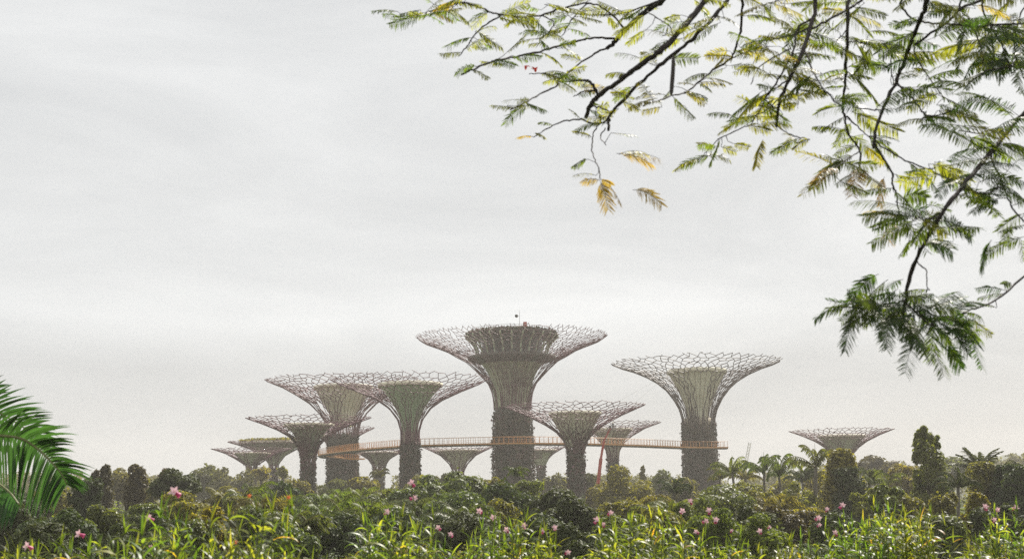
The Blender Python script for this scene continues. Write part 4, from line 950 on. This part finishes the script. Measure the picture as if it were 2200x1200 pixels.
# ------------------------------------------------------------------ overhanging tree, upper right
tb = at(3150, 900, 9.5); g0 = float(gz(tb[0], 9.5)); org = np.array([tb[0], 9.5, g0])
ot = empty('overhanging_tree', org, 'feathery-leaved tree whose branches hang into the upper right of the view', 'tree')
def W_(x, y, d): return at(x, y, d) - org
m = MB(); rng = np.random.default_rng(31)
fk = W_(3050, 100, 9.3)
m.tube(smooth([(0, 0, -.3), (0.02, 0, 1.5), fk * .6 + np.array([.1, 0, .2]), fk], 6), np.linspace(.3, .17, 19), 14)
hubs = {'a': (1640, -170, 8.0), 'b': (2020, -150, 8.2), 'c': (2340, 130, 8.4), 'd': (2420, 470, 8.6)}
m.tube(smooth([fk, W_(2600, -120, 8.8), W_(2250, -200, 8.4), W_(2020, -150, 8.2)], 6), np.linspace(.14, .06, 19), 10)
m.tube(smooth([W_(2020, -150, 8.2), W_(1850, -210, 8.1), W_(1640, -170, 8.0)], 6), np.linspace(.06, .04, 13), 10)
m.tube(smooth([fk, W_(2700, 60, 8.9), W_(2340, 130, 8.4)], 6), np.linspace(.09, .035, 13), 8)
m.tube(smooth([fk, W_(2800, 330, 9.0), W_(2420, 470, 8.6)], 6), np.linspace(.08, .025, 13), 8)
m.build('trunk', M['branch'], ot)

def bez_leaf(mb, rng, p, q, mi, width=None, droop=.12):
    """one feathery leaf from p to q (local metres)"""
    v = q - p; L = np.linalg.norm(v); t = np.linspace(0, 1, 8)
    P = p + v * t[:, None]; P[:, 2] += L * droop * 1.6 * (t * (1 - t)) - 0
    mb.tube(P, np.linspace(.0022, .001, 8), 3, 3, cap=False)
    nl = int(np.clip(L / .0115, 9, 34)); s = np.linspace(.12, 1, nl)
    B = np.stack([np.interp(s, t, P[:, c]) for c in range(3)], -1); T = np.gradient(P, axis=0); T /= np.linalg.norm(T, axis=1)[:, None]
    TT = np.stack([np.interp(s, t, T[:, c]) for c in range(3)], -1)
    ref = rng.normal(0, .5, 3) + np.array([0, -.55, .6]); ref /= np.linalg.norm(ref)
    side = np.cross(TT, ref); side /= np.linalg.norm(side, axis=1)[:, None] + 1e-6
    pl = (width or np.clip(L * .3, .045, .105)) * np.interp(s, [0, .3, .75, 1], [.65, 1, .95, .55])
    dn = rng.uniform(.1, .75)
    for sg in (-1, 1):
        D = TT * rng.uniform(.45, .75) + side * sg * .8 + np.array([0, 0, -dn]) + rng.normal(0, .1, (nl, 3)); D /= np.linalg.norm(D, axis=1)[:, None]
        wv = np.cross(D, ref) + rng.normal(0, .15, (nl, 3)); wv -= D * (wv * D).sum(1)[:, None]; wv /= np.linalg.norm(wv, axis=1)[:, None] + 1e-6
        l = pl[:, None] * rng.uniform(.75, 1.15, (nl, 1)); w = .0038 * rng.uniform(.7, 1.3, (nl, 1))
        m1 = B + D * l * .5; m2 = m1 + (D + np.array([0, 0, -.25])) * l * .5
        mb.quads(np.stack([B - wv * w * .6, B + wv * w * .6, m1 + wv * w, m1 - wv * w], 1), mi)
        mb.quads(np.stack([m1 - wv * w, m1 + wv * w, m2 + wv * w * .3, m2 - wv * w * .3], 1), mi)

# each branch: base radius px, end radius px, distance, leaves per 100 px, leaf length px, points; twigs follow their limb
BR = [
 (8.0, [ (15, 9, 0, 60, [(1640, -170), (1480, -60), (1424, 0), (1390, 22), (1356, 52), (1325, 84), (1303, 105)]),
         (6, 4, 6, 60, [(1325, 84), (1278, 82), (1244, 88), (1179, 105), (1117, 121), (1060, 132), (1023, 147), (991, 161)]),
         (5, 3, 9, 60, [(1345, 65), (1300, 20), (1262, 8), (1200, 20), (1163, 33), (1117, 37), (1070, 30), (1054, 27), (1012, 9), (977, 8), (918, 27), (881, 35), (844, 36)]),
         (4, 2, 10, 60, [(1076, 33), (1030, 64), (1003, 100), (986, 121)]),
         (5, 3, 8, 55, [(1303, 105), (1271, 119), (1204, 169), (1196, 184), (1152, 207), (1096, 236)]),
         (4, 2, 10, 50, [(1204, 169), (1168, 158), (1137, 159)]),
         (3, 2, 14, 60, [(1262, 8), (1230, 40), (1207, 78)]),
         (3, 2, 14, 60, [(1163, 33), (1190, 50), (1170, 78), (1150, 84)]),
         (4, 2, 8, 60, [(1424, 0), (1330, 30), (1240, 30), (1170, 10)]) ]),
 (7.7, [ (13, 9, 4, 60, [(1640, -170), (1560, -70), (1516, 0), (1486, 38), (1443, 88), (1405, 119), (1363, 150), (1320, 182), (1286, 205), (1269, 226), (1259, 251)]),
         (7, 3, 5, 60, [(1286, 205), (1267, 176), (1244, 173), (1208, 176)]),
         (5, 2, 4, 50, [(1281, 197), (1255, 196), (1232, 208)]),
         (4, 2, 6, 60, [(1270, 226), (1290, 232), (1308, 238)]),
         (3, 2, 9, 70, [(1390, 25), (1420, 45), (1440, 60), (1450, 100)]) ]),
 (7.9, [ (10, 6, 5, 60, [(1640, -170), (1590, -50), (1560, 4), (1512, 61), (1478, 92), (1425, 135), (1374, 180), (1325, 230), (1309, 249), (1307, 280)]),
         (5, 2, 3, 50, [(1309, 255), (1284, 266), (1244, 257), (1206, 263), (1170, 280), (1146, 295)]),
         (3, 2, 4, 50, [(1284, 266), (1273, 299), (1275, 334), (1286, 360), (1290, 385)]),
         (3, 1.5, 5, 60, [(1300, 275), (1290, 295), (1302, 312)]) ]),
 (7.6, [ (7, 3, 7, 62, [(1640, -170), (1605, -70), (1596, 0), (1591, 62), (1582, 96), (1569, 126), (1532, 151), (1480, 194), (1436, 209), (1382, 228)]),
         (3, 2, 12, 70, [(1569, 126), (1610, 110), (1650, 100)]),
         (3, 2, 12, 70, [(1594, 30), (1640, 12), (1700, -10)]) ]),
 (7.5, [ (11, 6, 3, 70, [(1640, -170), (1730, -90), (1751, 0), (1742, 56), (1727, 102), (1712, 138), (1696, 170), (1677, 213), (1668, 271)]),
         (5, 2, 11, 72, [(1742, 58), (1708, 74), (1671, 83), (1630, 90)]),
         (5, 3, 8, 72, [(1744, 40), (1714, 62), (1702, 114), (1665, 182), (1634, 216), (1616, 234)]),
         (4, 2, 9, 72, [(1693, 172), (1653, 200), (1634, 231), (1613, 268)]),
         (3, 2, 10, 72, [(1675, 213), (1640, 240), (1600, 256), (1557, 244)]),
         (3, 2, 9, 66, [(1699, 105), (1634, 142), (1613, 182)]),
         (3, 1.5, 9, 60, [(1613, 268), (1572, 285), (1539, 302), (1518, 325), (1498, 351)]),
         (4, 2, 10, 80, [(1727, 105), (1754, 167), (1782, 207), (1812, 232)]),
         (2, 1, 8, 60, [(1708, 150), (1715, 190), (1714, 235)]),
         (3, 2, 8, 60, [(1668, 271), (1700, 290), (1740, 300)]) ]),
 (7.9, [ (8, 4, 5, 85, [(2020, -150), (1850, -60), (1825, 0), (1821, 77), (1818, 130), (1815, 185), (1811, 228), (1816, 253), (1822, 287), (1847, 324), (1847, 380)]),
         (6, 5, 6, 85, [(1900, -40), (1856, -3), (1825, 18), (1785, 40), (1745, 62)]),
         (4, 2, 10, 85, [(1819, 250), (1845, 275), (1874, 300)]),
         (3, 2, 14, 85, [(1822, 60), (1800, 85), (1770, 100)]),
         (3, 2, 14, 100, [(1820, 90), (1850, 92), (1900, 110)]),
         (3, 2, 12, 90, [(1847, 324), (1810, 350), (1770, 385)]) ]),
 (7.3, [ (12, 6, 4, 90, [(2020, -150), (2010, -60), (1993, 0), (1976, 46), (1954, 99), (1940, 138), (1923, 179), (1896, 237), (1882, 277), (1877, 318)]),
         (5, 2, 10, 90, [(1928, 180), (1966, 219), (1988, 247), (2013, 247), (2050, 235)]),
         (4, 2, 10, 90, [(1882, 304), (1923, 333), (2000, 367), (2057, 393), (2111, 415), (2162, 397)]),
         (5, 3, 9, 90, [(1880, 308), (1914, 368), (1918, 395), (1927, 420), (1933, 463), (1950, 470)]),
         (5, 4, 6, 90, [(2010, -60), (1937, 0), (1948, 28), (1973, 46), (2022, 51), (2093, 55), (2200, 51)]),
         (4, 2, 9, 90, [(1965, 96), (1966, 117), (2003, 179), (2040, 219)]),
         (3, 2, 9, 80, [(1920, 185), (1915, 120), (1925, 110)]),
         (3, 2, 11, 90, [(1896, 237), (1860, 235), (1830, 228)]),
         (3, 2, 12, 80, [(1933, 463), (1960, 490), (1990, 510)]) ]),
 (7.8, [ (7, 6, 8, 110, [(2340, 130), (2220, -20), (2087, 9), (2034, 49), (1966, 96)]),
         (5, 3, 11, 110, [(2150, -90), (2065, 0), (2081, 40), (2105, 93), (2112, 130)]),
         (5, 3, 12, 110, [(2190, -80), (2114, 0), (2127, 55), (2151, 96), (2170, 150)]),
         (4, 2, 16, 110, [(2230, -40), (2190, 40), (2180, 110), (2200, 170)]),
         (4, 2, 14, 110, [(2340, 130), (2230, 140), (2130, 150), (2080, 180)]) ]),
 (7.2, [ (11, 7, 3, 100, [(2340, 130), (2240, 205), (2185, 259), (2127, 330), (2100, 362), (2065, 405), (2033, 444), (1990, 514), (1959, 581), (1945, 648), (1941, 675)]),
         (5, 3, 8, 95, [(2127, 330), (2135, 350), (2160, 410), (2178, 452), (2200, 475), (2230, 520)]),
         (3, 2, 7, 70, [(1970, 561), (1990, 585), (1990, 640)]),
         (5, 2, 24, 80, [(1945, 646), (1890, 655), (1830, 657)]),
         (5, 2, 26, 70, [(1945, 650), (1978, 681), (2010, 700)]),
         (4, 2, 9, 95, [(2150, 300), (2120, 290), (2060, 280)]),
         (3, 2, 11, 95, [(2020, 465), (1980, 470), (1950, 460)]) ]),
 (7.6, [ (6, 3, 2, 50, [(2420, 470), (2270, 545), (2200, 593), (2143, 642), (2088, 665), (2049, 679)]),
         (4, 2, 22, 52, [(2075, 668), (2050, 700), (2060, 730)]),
         (4, 2, 20, 55, [(2060, 676), (2010, 690), (1990, 720)]) ]),
]
EXTRA = {  # leaves drawn one by one: branch index -> (x0, y0, x1, y1, colour)
 8: [(1888, 588, 1828, 645, 0), (1832, 652, 1752, 684, 0), (1842, 668, 1815, 752, 0), (1908, 600, 1850, 655, 0), (1940, 600, 1885, 640, 0), (1915, 683, 1904, 748, 0),
     (1971, 702, 1945, 800, 0), (1994, 726, 2028, 806, 0), (1877, 683, 1908, 745, 0), (1930, 690, 1975, 745, 0), (1960, 690, 1985, 760, 0), (1900, 660, 1960, 720, 0), (1950, 640, 2000, 690, 0), (1930, 620, 1870, 690, 0), (1945, 655, 1900, 720, 0), (1960, 670, 2030, 720, 0), (1860, 658, 1905, 690, 0),
     (2065, 420, 2146, 463, 0), (2172, 483, 2156, 522, 0), (2130, 515, 2108, 578, 0), (2194, 515, 2198, 560, 0), (2020, 476, 2086, 508, 0), (1996, 522, 2045, 540, 0), (1958, 515, 1936, 548, 0), (2185, 262, 2060, 205, 0), (2190, 250, 2050, 230, 0), (2120, 330, 2010, 270, 0), (2130, 320, 2050, 330, 0), (2100, 360, 2160, 400, 0)],
 9: [(2050, 690, 2108, 680, 0), (2055, 695, 2105, 730, 0), (2033, 742, 2064, 790, 0), (2065, 702, 2110, 790, 0), (2002, 690, 2060, 626, 0), (2045, 680, 2100, 650, 0), (2057, 695, 2102, 742, 0), (2030, 690, 2085, 690, 0), (2010, 690, 2000, 770, 0), (2040, 690, 2080, 760, 0), (2020, 680, 2080, 700, 0), (2015, 700, 2050, 770, 0), (2000, 660, 2070, 640, 0)],
 2: [(1290, 388, 1250, 390, 2), (1290, 385, 1312, 395, 2), (1290, 390, 1306, 448, 2), (1310, 400, 1335, 440, 2), (1340, 335, 1418, 342, 2), (1325, 330, 1400, 352, 2), (1360, 408, 1420, 438, 2), (1146, 294, 1112, 296, 2), (1330, 332, 1390, 330, 1)],
 5: [(1832, 88, 1930, 110, 0), (1838, 95, 1880, 150, 0), (1815, 160, 1770, 175, 1), (1850, 360, 1830, 420, 2), (1845, 375, 1890, 400, 1), (1800, 365, 1750, 392, 2), (1900, 380, 1890, 440, 2), (1920, 470, 1905, 520, 2), (1640, 300, 1625, 355, 1)],
 6: [(1935, 430, 1990, 425, 0), (1990, 440, 2040, 455, 0), (2000, 470, 2085, 505, 0), (1930, 465, 1990, 540, 0), (1985, 520, 2042, 532, 0), (1955, 515, 1940, 545, 0), (2085, 190, 2008, 178, 0), (2100, 280, 1980, 268, 0)],
 7: [(2075, 60, 2060, 155, 0), (2130, 60, 2140, 160, 0), (2160, 100, 2150, 170, 0), (2190, 60, 2195, 165, 0), (2050, 10, 2010, 70, 0), (2060, 10, 2080, 70, 0), (2125, 70, 2110, 150, 0), (2180, 150, 2195, 200, 0), (2110, 160, 2075, 190, 0), (2170, 30, 2180, 110, 0)],
}
RED = [(1130, 142), (1150, 150)]
def px2(d): return d / F
for bi, (d0, limbs) in enumerate(BR):
    rng = np.random.default_rng(400 + bi); bm = MB(); lm = MB()
    dep = lambda x, y: d0 + .35 * math.sin(x * .011 + bi) + .25 * math.sin(y * .017 + 2 * bi)
    for li, (r0, r1, dens, lpx, pts) in enumerate(limbs):
        P = smooth([W_(x, y, dep(x, y)) for x, y in pts], 6)
        n = len(P); P[1:-1] += rng.normal(0, .0028, (n - 2, 3)) * np.array([1, .6, 1])
        k_ = rng.uniform(.9, 1.25, n)
        bm.tube(P, np.linspace(r0, r1, n) * px2(d0) * .5 * .98 * k_, 8 if r0 > 6 else 5)
        # side twigs and leaves
        Lp = sum(math.hypot(a[0] - b[0], a[1] - b[1]) for a, b in zip(pts[:-1], pts[1:]))
        seg = np.concatenate([[0], np.cumsum(np.linalg.norm(np.diff(P, axis=0), axis=1))]); seg /= seg[-1]
        nle = int(dens * Lp / 100 * (.3 if bi == 7 else .64))
        yb = pts[0][1]
        for q in range(nle):
            u = rng.uniform(.25 if li == 0 else .12, 1.0) ** .85
            b = np.array([np.interp(u, seg, P[:, c]) for c in range(3)])
            L = lpx * px2(d0) * rng.uniform(.55, 1.25)
            # wind lays the leaves sideways; outer ones droop
            a = rng.choice([0, math.pi], p=[.5, .5]) + rng.normal(0, .4); e = rng.normal(-.18, .35)
            dv = np.array([math.cos(a), .7 * rng.normal(0, .6), 0]); dv /= np.linalg.norm(dv); v = dv * math.cos(e) + np.array([0, 0, math.sin(e)])
            o_ = rng.normal(0, 12, 3) * px2(d0) if rng.random() < .6 else np.zeros(3)
            st = b + o_
            if np.linalg.norm(o_) > .02: bm.tube([b, (b + st) / 2 + rng.normal(0, .006, 3), st], [.0028, .002, .0016], 4, cap=False)
            xw = (b + org)[0] / (b + org)[1]
            py = rng.random(); px_ = 1100 + xw * F
            mi = (1 if py < .62 else 0) if px_ < 1760 else (1 if py < .22 else 0)
            if py > .985: mi = 2
            if bi >= 8: mi = 4 if py < .62 else (0 if py < .96 else 1)  # lowest branches mostly take the leaf copy with shade painted in
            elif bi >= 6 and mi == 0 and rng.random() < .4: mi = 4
            bez_leaf(lm, rng, st, st + v * L, mi, droop=rng.uniform(.0, .3))
    for (x0, y0, x1, y1, mi) in EXTRA.get(bi, []):
        a, b = W_(x0, y0, dep(x0, y0)), W_(x1, y1, dep(x1, y1) + rng.normal(0, .06))
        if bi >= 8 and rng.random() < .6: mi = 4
        bez_leaf(lm, rng, a, b, mi, width=.085 if math.hypot(x1 - x0, y1 - y0) > 50 else .05, droop=rng.uniform(.1, .3))
    bo = bm.build('branch', M['branch'], ot)
    lm.build('foliage', [M['featherg'], M['feathery'], M['feathero'], M['branch'], M['feathershade']], bo)
    if bi == 1:
        m = MB(); pp = [W_(1447, 118, dep(1447, 118)), W_(1446, 150, dep(1447, 118)), W_(1443, 190, dep(1447, 118)), W_(1442, 205, dep(1447, 118))]
        Pp = smooth(pp, 5); m.tube(Pp, np.interp(np.linspace(0, 1, len(Pp)), [0, .1, .5, .85, 1], [.003, .011, .013, .011, .002]), 8); m.build('seed_pod', M['pod'], bo)
    if bi == 0:
        for fx, fy in RED:
            m = MB(); p = W_(fx, fy, dep(fx, fy)); a = rng.uniform(0, 6.28, 5)
            m.strips(np.repeat(p[None], 5, 0), a, .035, .02, rng.uniform(-.5, .9, 5), np.full(5, .8), 4, 0); m.build('blossom', M['redf'], bo)

# ------------------------------------------------------------------ haze
hz = MB(); hz.box((0, 0, 30), (2320, 2320, 63))
ho = hz.build('haze', []); tag(ho, kind='stuff')
hm_ = bpy.data.materials.new('haze_air'); hm_.use_nodes = True; ht = hm_.node_tree; ht.nodes.clear()
hout = ht.nodes.new('ShaderNodeOutputMaterial'); pv = ht.nodes.new('ShaderNodeVolumePrincipled')
pv.inputs['Color'].default_value = (0.95, 0.91, 0.85, 1); pv.inputs['Density'].default_value = 0.00033; pv.inputs['Anisotropy'].default_value = 0.2
ht.links.new(pv.outputs['Volume'], hout.inputs['Volume'])
ho.data.materials.append(hm_)
hm_.cycles.homogeneous_volume = True
